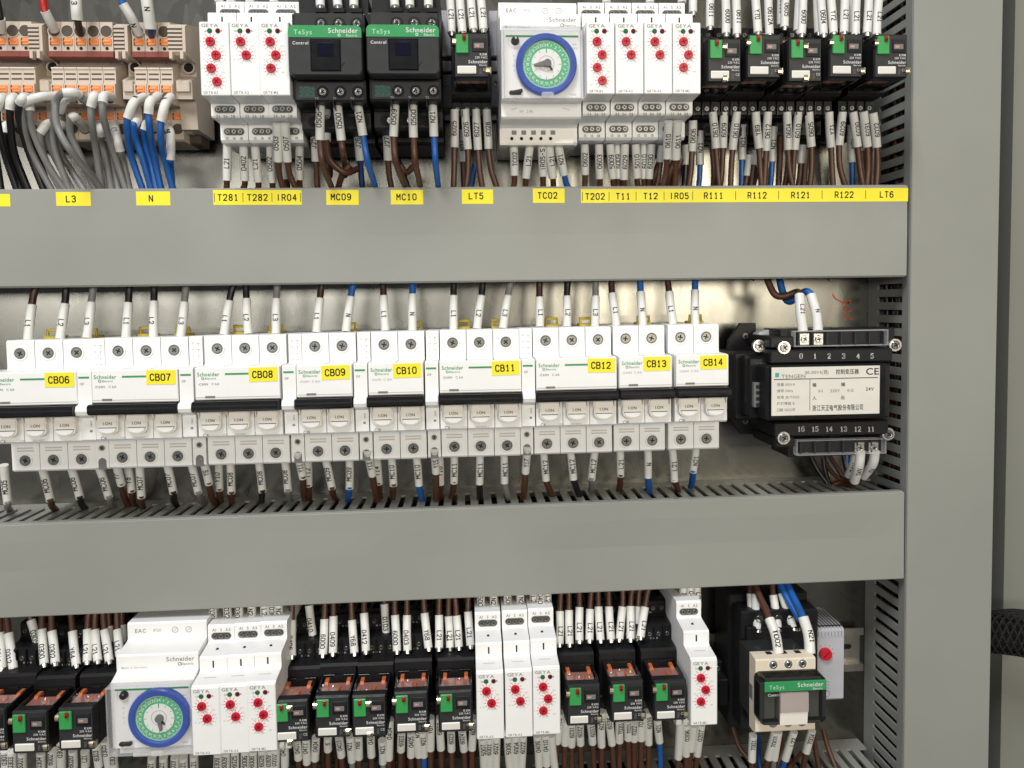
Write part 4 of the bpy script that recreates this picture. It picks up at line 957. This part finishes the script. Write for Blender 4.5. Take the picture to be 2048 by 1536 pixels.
# colour, text, sleeve start, sleeve end, wire end, depth start, depth end
T = '''n L21 455 290 454 361 453 380 50 42
n 0402 487 291 490 362 486 380 50 42
n L21 510 290 517 365 516 380 50 42
n 0502 541 290 545 366 546 380 50 42
n 0503 554 247 556 323 566 378 72 52
n 0507 570 247 575 323 592 378 72 52
n - 570 290 574 358 575 380 50 40
n 0504 599 291 599 360 601 380 50 42
n J25 627 249 632 323 635 378 56 46
n 0506 653 200 653 281 660 330 78 52
n 0506 642 198 640 280 664 378 84 74
n 0500 674 201 683 281 690 330 84 74
d J26 712 249 720 321 725 378 56 44
b N21 713 195 726 271 752 378 84 74
n J27 771 247 776 321 783 378 56 46
n 0509 791 194 787 273 812 378 84 74
n 0500 826 194 827 275 842 378 84 74
b N21 864 194 868 273 877 378 84 74
n 6025 909 219 909 295 907 378 52 46
n N21 923 260 926 324 928 378 36 34
n 6026 930 219 936 299 932 378 52 46
n 6027 952 219 956 300 965 378 52 46
n 6028 973 219 977 298 994 378 52 44
n TC02 1027 284 1029 351 1027 380 56 46
n L21 1061 284 1052 357 1052 380 56 46
n IR05-S 1084 284 1086 353 1086 380 56 46
n L21 1098 284 1106 357 1107 380 56 44
b N21 1116 284 1129 351 1138 380 56 46
n 0602 1169 288 1170 350 1169 380 50 42
n 0603 1198 288 1200 358 1199 380 50 42
n 5009 1220 288 1226 358 1229 380 50 42
n 6009 1234 288 1236 358 1236 380 46 40
n 6029 1250 288 1248 360 1246 380 50 42
n 5010 1271 288 1274 357 1279 380 50 42
n 6010 1287 288 1288 358 1290 380 46 40
n 6030 1303 288 1298 358 1297 380 50 42
n - 1325 290 1321 324 1312 380 48 42
n - 1345 300 1341 328 1333 380 42 38
n 0610 1337 243 1334 317 1324 378 74 54
n 0611 1355 243 1352 319 1350 378 74 54
k - 1371 290 1371 330 1367 378 36 34
n 0606 1386 241 1384 303 1377 378 56 50
b N21 1400 262 1400 330 1397 378 34 32
n 0610 1425 224 1432 297 1439 378 52 46
n 6009 1448 224 1446 296 1440 378 50 42
n 0610 1474 224 1465 300 1461 378 52 46
b N21 1485 250 1484 320 1483 378 34 32
n - 1500 310 1494 352 1487 380 36 34
n Y89 1511 224 1518 297 1523 378 52 46
n - 1514 300 1512 334 1505 378 38 36
n 0612 1536 224 1532 302 1528 378 52 46
b N21 1547 254 1544 324 1540 378 36 34
n 0604 1574 224 1576 300 1586 378 52 46
n 6010 1597 224 1589 300 1584 378 50 42
n - 1605 290 1602 327 1596 378 38 36
n 0605 1618 224 1623 294 1619 378 52 46
n Y71 1658 224 1662 295 1666 378 52 46
n 6029 1685 224 1678 291 1691 376 52 46
b N21 1702 250 1704 325 1705 378 36 34
n 6030 1706 224 1715 294 1726 376 52 46
n - 1722 240 1722 302 1735 378 40 38
n 6031 1727 223 1735 294 1733 378 54 46
n 6032 1746 226 1754 295 1752 378 54 48'''
def run_table(T, tab, group, read, enddy, mode, rs=2.9, ri=2.05, ferr=False, pos=.5, size=3.1):
    for ln in T.strip().split('\n'):
        f = ln.split(); c, t = f[0], '' if f[1] == '-' else f[1]; v = [float(q) for q in f[2:]]
        ax, ay, bx, by, cx_, cy_, da, db = v[:8]
        mid = ((ax+bx)/2+random.uniform(-.8, .8), (ay+by)/2)
        sl = [P3(ax, ay, da), P3(mid[0], mid[1], da+(db-da)*.35), P3(bx, by, da+(db-da)*.6)]
        dm = da+(db-da)*.8
        k = .55; mx = bx+(bx-ax)/max(abs(by-ay), 1)*abs(cy_-by)*.35; mx = mx*.5+(bx+(cx_-bx)*.5)*.5
        ins = [P3(mx, by+(cy_-by)*.5, dm)]
        if mode == 'top': ins += [P3(cx_, cy_, min(db, 54)), P3(cx_, cy_+enddy, min(db, 50)-6)]
        elif mode == 'slot':
            e = hitz(cx_, cy_, -144.5+(P(cx_, cy_, 40)[0])*.0073, 16, 50); ins = [tuple((Vector(sl[-1])+Vector(e))/2+Vector((0, 1.5, 0))), e, (e[0], e[1], e[2]-9)]
        else: ins += [P3(cx_, cy_, db), P3(cx_, cy_+enddy, db-4)]
        wire(c, t, sl, ins, where(ax, tab), group, read, rs, ri, ferr, size, pos)
run_table(T, TOPW, 'wires under the top row', 'up', 22, 'top')
# wires into the top row from above
UPW = [(430, 'into the top left terminal blocks'), (730, 'atop contactor above label MC09'), (885, 'atop contactor above label MC10'), (1000, 'atop relay above label LT5'), (1408, 'atop relay above label IR05'), (1490, 'atop relay above label R111'), (1560, 'atop relay above label R112'), (1625, 'atop relay above label R121'), (1725, 'atop relay above label R122'), (3000, 'atop relay above label LT6')]
T = '''n 0501 641 14 638 -50 636 -90 80 70
n 0505 676 14 669 -50 667 -90 80 70
n 0508 708 14 706 -50 706 -90 80 70
n 0507 790 14 786 -50 784 -90 80 70
n 0510 820 14 818 -50 818 -90 80 70
n 0508 857 14 855 -50 855 -90 80 70
n L21 903 66 900 -12 899 -70 58 52
n L21 925 66 919 -12 917 -70 62 54
n L21 947 60 941 -12 940 -70 58 52
n L21 967 60 961 -12 960 -70 58 52
n 01 1386 26 1384 -40 1384 -70 50 45
n 0611 1420 55 1421 -18 1421 -70 50 45
n 6000 1452 68 1451 -8 1451 -70 58 52
n 0611 1474 70 1472 -8 1471 -70 58 52
n Y70 1516 66 1510 -14 1508 -70 60 52
n 0612A 1539 70 1536 -12 1535 -70 56 52
n 0605 1569 55 1572 -22 1573 -70 46 42
n 0600 1562 50 1564 -30 1565 -70 40 38
n 6000 1603 70 1606 -8 1607 -70 58 52
n - 1595 62 1600 -20 1602 -70 50 46
n 0604 1647 70 1641 -8 1640 -70 58 52
n - 1637 66 1634 -20 1633 -70 50 46
n Y72 1667 67 1661 -10 1659 -70 56 50
n L21 1688 66 1690 -12 1690 -70 58 52
n - 1705 66 1705 -16 1705 -70 50 46
n L21 1711 70 1713 -10 1714 -70 56 52
n L21 1734 67 1738 -8 1740 -70 56 52
n L21 1753 70 1758 -8 1760 -70 56 52'''
run_table(T, UPW, 'wires entering the top row', 'down', -10, 'up', ferr=True, pos=.42)
for k in range(7):                            # sleeves behind the timer relays, only their lower tips show
    px_ = (438, 462, 500, 548, 1213, 1300, 1364)[k]
    wire('n', '', line([(px_, 6), (px_, -40)], (52, 48)), line([(px_, -80)], (44,)), 'atop timer relays T281 to IR04' if k < 4 else 'atop timer relays T202 to IR05', 'wires entering the top row')
# terminal-block wires, drawn point by point
TBW = 'on the top left terminal blocks'
def free(c, t, sl, ins, ds, di, wh, read='up', grp='wires on the top left terminal blocks', rs=2.9, ri=2.2, pos=.5, size=3.1):
    if isinstance(ds, (int, float)): ds = [ds]*len(sl)
    if isinstance(di, (int, float)): di = [di]*len(ins)
    wire(c, t, line(sl, ds) if sl else [], line(ins, di), wh, grp, read, rs, ri, False, size, pos)
free('r', '', [(109, 60), (100, 42), (90, 22)], [(86, 0), (83, -40)], (59, 66, 70), (70, 66), 'entering blocks above label L3')
free('k', '3', [(155, 40), (153, 18), (152, -20)], [(152, -50)], (70, 72, 72), 70, 'entering blocks above label L3', 'down', rs=3.4)
b = MB(); 
free('k', '', [], [(161, 68), (157, 50), (155, 38)], 0, (59, 66, 71), 'under the sleeve marked 3', rs=3)
free('b', 'N', [(278, 68), (264, 38), (246, 8)], [(240, -14), (236, -40)], (59, 68, 72), (72, 70), 'entering blocks above label N', 'down', pos=.4)
free('d', 'N', [(301, 58), (296, 20), (290, -20)], [(288, -50)], (66, 70, 72), 70, 'entering blocks above label N', 'down', rs=3.6, ri=3.1)
free('d', '', [], [(303, 72), (302, 56)], 0, (58, 67), 'under the thick N sleeve')
free('k', '', [(3, 62), (0, 35)], [(-6, 0)], (59, 68), 70, 'entering block at left edge')
R = [('b', 'N', [(288, 194), (268, 205), (255, 237)], [(255, 262), (262, 310), (290, 392)], (59, 74, 74)),
     ('b', 'N', [(316, 192), (300, 204), (297, 228)], [(300, 262), (308, 310), (325, 392)], (59, 76, 76)),
     ('b', 'N', [(341, 194), (330, 210), (322, 243)], [(322, 280), (330, 320), (350, 392)], (59, 74, 74)),
     ('b', '', [(284, 256), (274, 244), (268, 250)], [(272, 280), (286, 320), (306, 392)], (41, 56, 60)),
     ('b', '', [(308, 256), (296, 246), (288, 262)], [(292, 290), (302, 330), (316, 392)], (41, 54, 56)),
     ('b', 'N', [(336, 254), (341, 270), (341, 320)], [(342, 340), (345, 392)], (41, 56, 54)),
     ('g', '', [(172, 198), (150, 186), (125, 186)], [(112, 205), (114, 250), (140, 300), (190, 360), (208, 392)], (59, 76, 80)),
     ('g', '', [(114, 192), (80, 194), (42, 208)], [(46, 240), (62, 300), (110, 392)], (59, 72, 70)),
     ('g', '', [(197, 196), (188, 192), (182, 214)], [(184, 250), (192, 300), (206, 392)], (59, 74, 74)),
     ('g', '', [(224, 194), (208, 192), (205, 206)], [(208, 240), (226, 300), (256, 392)], (59, 76, 78)),
     ('g', '', [(145, 196), (128, 200), (120, 222)], [(106, 242), (110, 300), (144, 392)], (59, 68, 62)),
     ('g', '', [(117, 250), (96, 248), (80, 266)], [(84, 300), (100, 340), (128, 392)], (41, 58, 60)),
     ('g', '', [(126, 252), (104, 246), (94, 258)], [(98, 290), (118, 330), (150, 392)], (41, 52, 56)),
     ('g', '', [(170, 258), (150, 234), (140, 238)], [(142, 270), (160, 310), (196, 392)], (41, 60, 62)),
     ('g', '', [(196, 250), (201, 258), (204, 271)], [(208, 300), (226, 392)], (41, 54, 52)),
     ('g', 'L3', [(228, 247), (234, 275), (241, 303)], [(248, 330), (262, 392)], (41, 56, 54)),
     ('g', '', [(138, 256), (122, 250), (114, 264)], [(118, 300), (142, 340), (176, 392)], (41, 50, 48)),
     ('g', '', [(216, 250), (214, 262), (218, 280)], [(224, 320), (240, 392)], (41, 50, 48)),
     ('g', '', [(64, 196), (58, 204), (60, 222)], [(66, 262), (96, 330), (138, 392)], (59, 66, 66)),
     ('k', '', [(29, 194), (22, 200), (20, 220)], [(21, 250), (30, 310), (62, 392)], (59, 70, 70)),
     ('k', '', [(54, 194), (46, 196), (40, 206)], [(38, 235), (56, 300), (92, 392)], (59, 74, 72)),
     ('k', '', [(8, 194), (0, 198), (-6, 220)], [(-4, 250), (10, 310), (38, 392)], (59, 72, 72)),
     ('k', '', [(62, 246), (57, 250), (56, 256)], [(62, 285), (80, 330), (106, 392)], (41, 50, 52)),
     ('k', '', [(34, 246), (12, 252), (10, 268)], [(14, 300), (26, 340), (48, 392)], (41, 52, 54)),
     ('k', '', [(6, 250), (-8, 256), (-12, 275)], [(-8, 310), (4, 392)], (41, 52, 54))]
for c, t, sl, ins, ds in R:
    di = [ds[-1]-4]*(len(ins)); di[-1] = 46; di[-2] = min(54, ds[-1]-8) if len(di) > 1 else 54
    free(c, t, sl, ins, ds, di, 'under blocks above label '+('N' if c == 'b' else 'L3' if c == 'g' else 'at left edge')) if c != 'k' else free(c, t, sl, ins, ds, di, 'under blocks at left edge')
# extra bare wires and loops in the top row
E_ = [('n', [(652, 280), (660, 320), (690, 345), (714, 338)], (66, 62, 58, 50)), ('n', [(700, 330), (684, 352), (672, 392)], (56, 54, 44)), ('b', [(950, 328), (946, 350), (940, 392)], (34, 34, 32)),
      ('n', [(800, 330), (812, 345), (830, 330)], (50, 48, 44)), ('k', [(795, 320), (806, 350), (822, 392)], (42, 42, 38)),
      ('n', [(1350, 320), (1338, 350), (1330, 392)], (46, 44, 40)), ('n', [(1362, 318), (1350, 352), (1343, 392)], (44, 44, 40)), ('n', [(1318, 325), (1310, 352), (1306, 392)], (42, 42, 38)),
      ('n', [(1424, 290), (1428, 340), (1426, 392)], (38, 38, 34)), ('n', [(1508, 330), (1500, 392)], (38, 36)), ('n', [(1580, 300), (1574, 350), (1566, 392)], (38, 38, 34)), ('n', [(1612, 300), (1606, 392)], (36, 36)), ('n', [(1745, 295), (1742, 392)], (40, 38)), ('n', [(1562, 200), (1560, 300), (1556, 392)], (30, 34, 34))]
for i, (c, pts, ds) in enumerate(E_):
    free(c, '', [], pts, 0, ds, where(pts[0][0], TOPW), grp='wires under the top row')
# brown jumpers between the top right relays
for a_, bx_, q in ((1482, 1504, 'R111 and R112'), (1558, 1580, 'R112 and R121'), (1640, 1664, 'R121 and R122'), (1726, 1752, 'R122 and LT6')):
    free('n', '', [], [(a_, 96), ((a_+bx_)/2, 88), (bx_, 92)], 0, (74, 84, 74), f'jumping between relays {q}', grp='brown jumpers between relays', ri=2.6)

MIDW = [(155, 'above breaker CB06'), (365, 'above breaker CB07'), (570, 'above breaker CB08'), (730, 'above breaker CB09'), (850, 'above breaker CB10'), (1045, 'above breaker CB11'), (1215, 'above breaker CB12'), (1330, 'above breaker CB13'), (3000, 'above breaker CB14')]
T = '''m L1 56 680 64 609 74 570
k L2 120 678 130 607 133 570
g L3 174 676 183 604 188 568
k L1 252 675 257 605 260 568
k L2 307 675 308 602 309 568
g L3 361 675 369 604 373 567
k L1 448 670 459 601 470 565
k L2 497 668 493 597 492 565
g L3 552 668 553 597 555 565
m L1 633 665 640 596 645 563
b N 692 663 702 593 708 563
m L1 771 662 767 591 766 561
b N 825 662 825 588 825 561
k L1 907 660 907 591 908 561
k L2 954 658 963 591 966 560
g L3 1006 657 1016 591 1023 560
m L1 1080 654 1079 594 1079 558
k L2 1134 654 1134 592 1136 558
g L3 1190 654 1191 592 1191 557
m L1 1233 652 1224 586 1223 556
b N 1286 651 1281 583 1280 555
m L1 1346 649 1338 583 1334 554
b N 1391 649 1390 580 1391 554'''
T = '\n'.join(l+' 52 46' for l in T.split('\n'))
run_table(T, MIDW, 'wires above the circuit breakers', 'down', -12, 'up', rs=3.0, ri=2.35, pos=.45)
LOWW = [(60, 'at the left photo edge'), (215, 'below breaker CB06'), (400, 'below breaker CB07'), (587, 'below breaker CB08'), (725, 'below breaker CB09'), (858, 'below breaker CB10'), (1046, 'below breaker CB11'), (1212, 'below breaker CB12'), (1330, 'below breaker CB13'), (3000, 'below breaker CB14')]
T = '''g MC05 8 930 16 1006 20 1022 50 40
n MC06 83 930 101 1001 112 1022 50 40
k MC06 141 928 160 996 172 1020 50 40
g MC06 197 930 218 995 230 1017 50 40
n Y7 233 925 243 969 258 1016 58 40
n Y8 255 928 264 983 270 1012 44 36
n MC07 279 925 283 995 288 1020 50 40
k MC07 333 922 347 986 353 1014 50 40
g MC07 382 920 397 986 409 1008 50 40
n Y9 404 912 418 967 431 1014 66 44
n Y10 438 918 439 980 442 1006 44 36
n MC08 461 918 463 986 465 1010 50 40
k MC08 517 916 525 983 524 1008 50 40
g MC08 569 914 576 981 582 1006 50 40
n Y11 595 905 606 955 611 1006 68 46
n Y12 616 908 617 972 619 1000 44 36
n MC09 649 908 664 977 671 1000 50 40
b MC09 699 908 699 977 696 1006 50 42
n Y13 735 902 745 950 756 1008 68 46
n Y14 753 905 758 968 761 1000 44 36
n MC10 782 905 787 971 785 1002 50 42
b MC10 832 905 838 971 846 1006 50 44
n Y15 869 898 872 945 873 1008 68 48
n Y16 879 905 881 969 880 1000 44 36
n MC11 908 902 908 966 903 1000 50 42
k MC11 960 900 959 968 960 1004 50 44
g MC11 1008 900 1009 966 1018 1002 50 44
n Y17 1055 894 1051 945 1046 1003 68 48
n MC12 1086 896 1092 961 1106 997 50 44
k MC12 1140 896 1147 959 1160 998 50 46
g MC12 1191 894 1183 959 1182 986 50 42
n L21 1240 893 1241 952 1237 986 50 42
b N 1295 891 1296 955 1298 990 50 44
n L21 1344 890 1349 962 1357 986 50 42
b N21 1393 888 1386 944 1380 980 50 40'''
run_table(T, LOWW, 'wires below the circuit breakers', 'up', 0, 'slot', rs=2.8, ri=2.3, pos=.55, size=3.3)
# transformer wiring
free('n', 'L21', [(1606, 664), (1601, 625), (1599, 590)], [(1594, 584), (1571, 592), (1550, 589), (1535, 560), (1528, 540)], (66, 62, 56), (50, 46, 44, 40, 36), 'atop the transformer', 'down', 'transformer wires', rs=3.4, ri=2.5, pos=.55)
free('b', 'N', [(1636, 662), (1632, 625), (1622, 590)], [(1612, 583), (1598, 592), (1578, 603), (1566, 586), (1556, 545)], (66, 62, 56), (52, 46, 42, 38, 34), 'atop the transformer', 'down', 'transformer wires', rs=3.4, ri=2.6, pos=.5)
free('n', '24V', [(1721, 902), (1718, 930), (1709, 962)], [(1700, 972), (1680, 968)], (67, 64, 52), (40, 30), 'below the transformer', 'up', 'transformer wires', rs=3.3, ri=2)
free('n', '24V', [(1712, 906), (1706, 930), (1697, 952)], [(1686, 962), (1668, 968)], (50, 48, 42), (34, 30), 'behind others below the transformer', 'up', 'transformer wires', rs=3.0, ri=2)
free('n', '0V', [(1750, 903), (1745, 928), (1727, 952)], [(1712, 964), (1695, 970)], (67, 62, 48), (38, 30), 'below the transformer', 'up', 'transformer wires', rs=3.3, ri=2)
for c, pts in (('k', [(1618, 905), (1632, 935), (1655, 968)]), ('n', [(1640, 905), (1660, 940), (1694, 970)]), ('k', [(1646, 905), (1650, 940), (1660, 970)]), ('n', [(1655, 905), (1680, 945), (1700, 968)]), ('k', [(1685, 905), (1692, 935), (1700, 960)]), ('b', [(1693, 900), (1693, 935), (1696, 960)])):
    free(c, '', [], pts, 0, (20, 22, 26), 'slanting down behind the transformer', grp='transformer wires', ri=1.7)
# bottom row, wires coming down from the middle duct
BUW = [(240, 'on the bottom left relays'), (560, 'atop bottom timers beside time switch'), (745, 'on left bottom middle sockets'), (948, 'on right bottom middle sockets'), (1105, 'atop the bottom middle timers'), (1345, 'on the bottom right sockets'), (1420, 'atop the lone bottom timer'), (3000, 'on the black bottom contactor')]
T = '''n 0311 4 1337 0 1265 -2 1215 56 40
n 0312 27 1338 17 1266 11 1215 56 40
n 0305 78 1292 62 1240 58 1200 42 34
n 0300 89 1328 84 1258 88 1210 56 40
n 0302 111 1326 104 1262 103 1210 58 42
n Y64 153 1330 145 1262 140 1210 56 40
n L21 175 1323 175 1258 182 1205 56 40
n L21 196 1322 190 1259 195 1205 56 40
n L21 219 1322 209 1259 205 1205 56 40
n L21 240 1312 235 1259 233 1200 56 40
n - 222 1300 218 1252 215 1200 42 34
n - 247 1290 244 1250 240 1200 42 34
n 0305 427 1250 425 1195 424 1170 52 44
n 0321 457 1249 452 1195 450 1170 52 44
n 0300 478 1248 477 1193 477 1170 52 44
n N21 505 1247 503 1193 502 1170 52 44
n L21 530 1247 529 1193 529 1170 52 44
n 0301 545 1247 544 1193 544 1170 52 44
n N21 558 1247 557 1193 557 1170 52 44
n 0406 584 1312 584 1240 584 1180 58 42
n 0410 626 1270 618 1210 616 1175 42 36
n 6000 646 1309 649 1238 652 1180 58 42
n 0409 666 1306 667 1232 667 1180 58 42
n Y68 709 1306 704 1240 702 1180 58 42
n 0412 732 1302 728 1226 732 1175 60 42
n 0103 773 1268 769 1207 768 1175 42 36
n 6000 794 1302 790 1230 790 1175 58 42
n 0403 815 1301 814 1230 814 1175 58 42
n Y68 857 1296 849 1226 846 1172 58 42
n L21 878 1296 878 1230 880 1172 58 42
n L21 900 1295 897 1232 900 1172 54 42
n L21 918 1294 913 1231 908 1172 56 42
n L21 941 1291 936 1223 940 1170 58 42
n 5007 962 1226 961 1170 961 1150 52 44
n N21 988 1226 987 1170 987 1150 52 44
n 5008 1016 1227 1015 1170 1015 1150 52 44
n N21 1041 1225 1040 1168 1040 1150 52 44
n L21 1067 1222 1066 1165 1066 1150 52 44
n 0401 1081 1222 1080 1165 1080 1150 56 44
n L21 1095 1222 1094 1165 1094 1150 52 44
n L21 1119 1288 1120 1222 1124 1168 58 42
n L21 1139 1288 1138 1220 1138 1168 58 42
n L21 1159 1281 1159 1214 1157 1165 58 42
n L21 1179 1280 1180 1218 1186 1165 58 42
n L21 1201 1280 1197 1213 1196 1165 58 42
n L21 1222 1279 1218 1213 1217 1165 58 42
n L21 1239 1278 1245 1213 1244 1165 56 42
n L21 1261 1278 1261 1212 1268 1162 58 42
n - 1274 1276 1276 1212 1282 1162 50 40
n L21 1281 1274 1290 1214 1302 1160 58 42
n N21 1366 1217 1366 1160 1366 1140 52 44
n 0401 1379 1217 1380 1160 1380 1140 56 44
n L21 1395 1214 1393 1160 1393 1140 52 44
n - 1507 1255 1501 1187 1503 1150 54 40
n 7002 1515 1259 1510 1188 1508 1150 60 42
n L21 1556 1256 1546 1190 1544 1150 60 42
b N21 1586 1255 1563 1186 1556 1150 60 42'''
run_table(T, BUW, 'wires entering the bottom row', 'down', -8, 'up', ferr=True, pos=.36)
free('n', 'T002', [(1557, 1306), (1551, 1270), (1539, 1238)], [(1528, 1212), (1512, 1175), (1506, 1150)], (88, 84, 76), (64, 50, 42), 'entering the cream contactor', 'down', 'wires entering the bottom row', rs=3.4, ri=2.4, pos=.4)
free('b', 'N21', [(1620, 1306), (1617, 1270), (1606, 1234)], [(1596, 1212), (1576, 1172), (1566, 1140)], (88, 84, 78), (66, 50, 42), 'entering the cream contactor', 'down', 'wires entering the bottom row', rs=3.6, ri=2.5, pos=.45)
free('b', '', [], [(1600, 1240), (1582, 1210), (1562, 1172), (1552, 1140)], 0, (70, 60, 48, 42), 'beside the N21 sleeve of cream contactor', grp='wires entering the bottom row', ri=2.5)
# bottom row, wires leaving downwards
BLW = [(240, 'under the bottom left relays'), (400, 'under the lower time switch'), (562, 'under bottom timers beside time switch'), (765, 'under left bottom middle relays'), (952, 'under right bottom middle relays'), (1110, 'under the bottom middle timers'), (1345, 'under the bottom right relays'), (1420, 'under the lone bottom timer'), (3000, 'under the cream contactor')]
L_ = []
for r_ in '''0301 10 1500 12 1545;0303 24 1503 25 1560;6001 45 1504 46 1560;0304 82 1504 82 1556;6002 105 1500 104 1545;0304 122 1478 123 1545;6020 146 1500 147 1560;L21 170 1502 171 1532;6003 193 1494 198 1532;0305 209 1480 218 1534;0306 226 1500 230 1545
L21 304 1515 304 1560;N21 327 1513 327 1560;TC03 350 1513 350 1560;L21 367 1513 368 1560;L21 388 1510 389 1560;0309 436 1505 434 1560;6009 452 1503 450 1560;6025 470 1500 470 1560;5006 490 1500 490 1560;6006 506 1500 507 1560;6026 524 1498 525 1560;0309 540 1498 538 1560;0310 552 1496 551 1560
0403 568 1480 570 1532;0401 593 1480 597 1517;0411 612 1476 614 1526;0404 632 1474 630 1519;6 656 1474 656 1500;0403 678 1474 683 1512;g:N21 700 1472 704 1522;Y66 717 1472 718 1516;0402 742 1455 743 1512;g:N21 764 1480 766 1525
0404 780 1438 778 1518;6003 803 1465 802 1501;0405 822 1464 822 1512;N21 834 1440 838 1512;b:N21 845 1462 848 1512;Y67 861 1434 861 1499;6027 880 1434 882 1498;6023 902 1460 903 1500;6024 924 1460 928 1500;6028 946 1434 944 1498
5007 964 1476 968 1540;6001 979 1474 979 1540;6021 993 1472 992 1538;5008 1015 1472 1020 1540;6004 1031 1470 1030 1540;6022 1046 1470 1043 1538;0409 1074 1470 1078 1532;0410 1090 1468 1093 1530;- 1102 1470 1110 1540
6022 1121 1424 1114 1485;- 1131 1440 1130 1488;6031 1143 1446 1143 1491;6032 1160 1446 1161 1488;6033 1181 1446 1185 1486;6037 1203 1422 1203 1492;6038 1217 1422 1224 1488;7020 1239 1440 1239 1483;7021 1255 1440 1256 1478;7022 1268 1445 1268 1480;7010 1282 1422 1282 1479;6039 1296 1422 1297 1487;b:N21 1315 1438 1319 1483
- 1360 1432 1356 1516;0206 1372 1448 1372 1510;- 1387 1450 1381 1500;0207 1403 1448 1394 1510
7001 1506 1470 1504 1521;7003 1550 1462 1536 1517;g:- 1557 1462 1548 1518;b:L22 1588 1462 1570 1519;7004 1624 1460 1612 1504'''.replace('\n', ';').split(';'):
    t, ax, ay, bx, by = r_.split(); c = 'n'
    if ':' in t: c, t = t.split(':')
    ax, ay, bx, by = map(float, (ax, ay, bx, by))
    L_.append(f'{c} {t} {ax} {ay} {bx} {by} {bx+(bx-ax)*.5+random.uniform(-3, 3)} {1572 if ax < 1490 else 1545} 52 44')
run_table('\n'.join(L_), BLW, 'wires leaving the bottom row', 'up', 12, 'up', pos=.3)
for c, pts in (('n', [(1465, 1455), (1479, 1495), (1500, 1522), (1512, 1550)]), ('n', [(1647, 1460), (1656, 1495), (1675, 1545)]), ('n', [(1626, 1468), (1632, 1505), (1640, 1545)]), ('n', [(1560, 1470), (1563, 1500), (1548, 1548)]), ('b', [(1516, 1470), (1516, 1500), (1520, 1548)]), ('n', [(1600, 1505), (1590, 1520), (1570, 1545)])):
    free(c, '', [], pts, 0, [22+8*i for i in range(len(pts))], 'under the cream contactor', grp='wires leaving the bottom row', ri=1.9)
for q in range(16):
    px_ = 575+q*24+random.uniform(-6, 6)
    free('n', '', [], [(px_, 1455), (px_+random.uniform(-4, 4), 1500), (px_+random.uniform(-8, 8), 1570)], 0, (34, 36, 36), 'behind sleeves under bottom middle relays', grp='wires leaving the bottom row', ri=1.9)
def ordinal(i, n):
    if i == 0: return 'leftmost'
    if i == n-1: return 'rightmost'
    w = 'second third fourth fifth sixth seventh eighth ninth tenth eleventh twelfth thirteenth fourteenth fifteenth'.split()
    return w[i-1]+' from left'
flush_wires()
for k, v in LABELS.items():
    if len(v) > 1: print('DUP LABEL', k, len(v))
print('THINGS', len(LABELS), 'OBJECTS', len(bpy.data.objects))

# ---------------------------------------------------------------- lighting
def area(name, loc, target, size, power, colr, sy=None):
    l = bpy.data.lights.new(name, 'AREA'); l.size = size; l.energy = power; l.color = colr
    if sy: l.shape = 'RECTANGLE'; l.size_y = sy
    o = bpy.data.objects.new(name, l); col.objects.link(o); o.location = loc
    o.rotation_euler = (Vector(target)-Vector(loc)).to_track_quat('-Z', 'Y').to_euler(); return o
area('ceiling_lamp', (-.45, -1.15, 1.65), (0, 0, -.03), .4, 36, (.97, .98, 1.0), .8)
area('front_fill', (-.9, -2.4, .24), (-.1, 0, 0), 1.7, 17, (1.0, .97, .92), .3)  # unseen fill lamp, added to brighten the recessed front faces
area('hall_lamp', (.60, -1.7, .22), (.1, 0, 0), .68, 13.5, (1.0, .91, .74), .5)
w = bpy.data.worlds.new('World'); scene.world = w; w.use_nodes = True
bg = w.node_tree.nodes['Background']; bg.inputs[0].default_value = (.95, .97, 1.0, 1); bg.inputs[1].default_value = .14
scene.view_settings.view_transform = 'Standard'; scene.view_settings.look = 'None'; scene.view_settings.gamma = 1
scene.view_settings.exposure = 0
scene.render.engine = 'CYCLES'
scene.cycles.max_bounces = 8; scene.cycles.transparent_max_bounces = 16
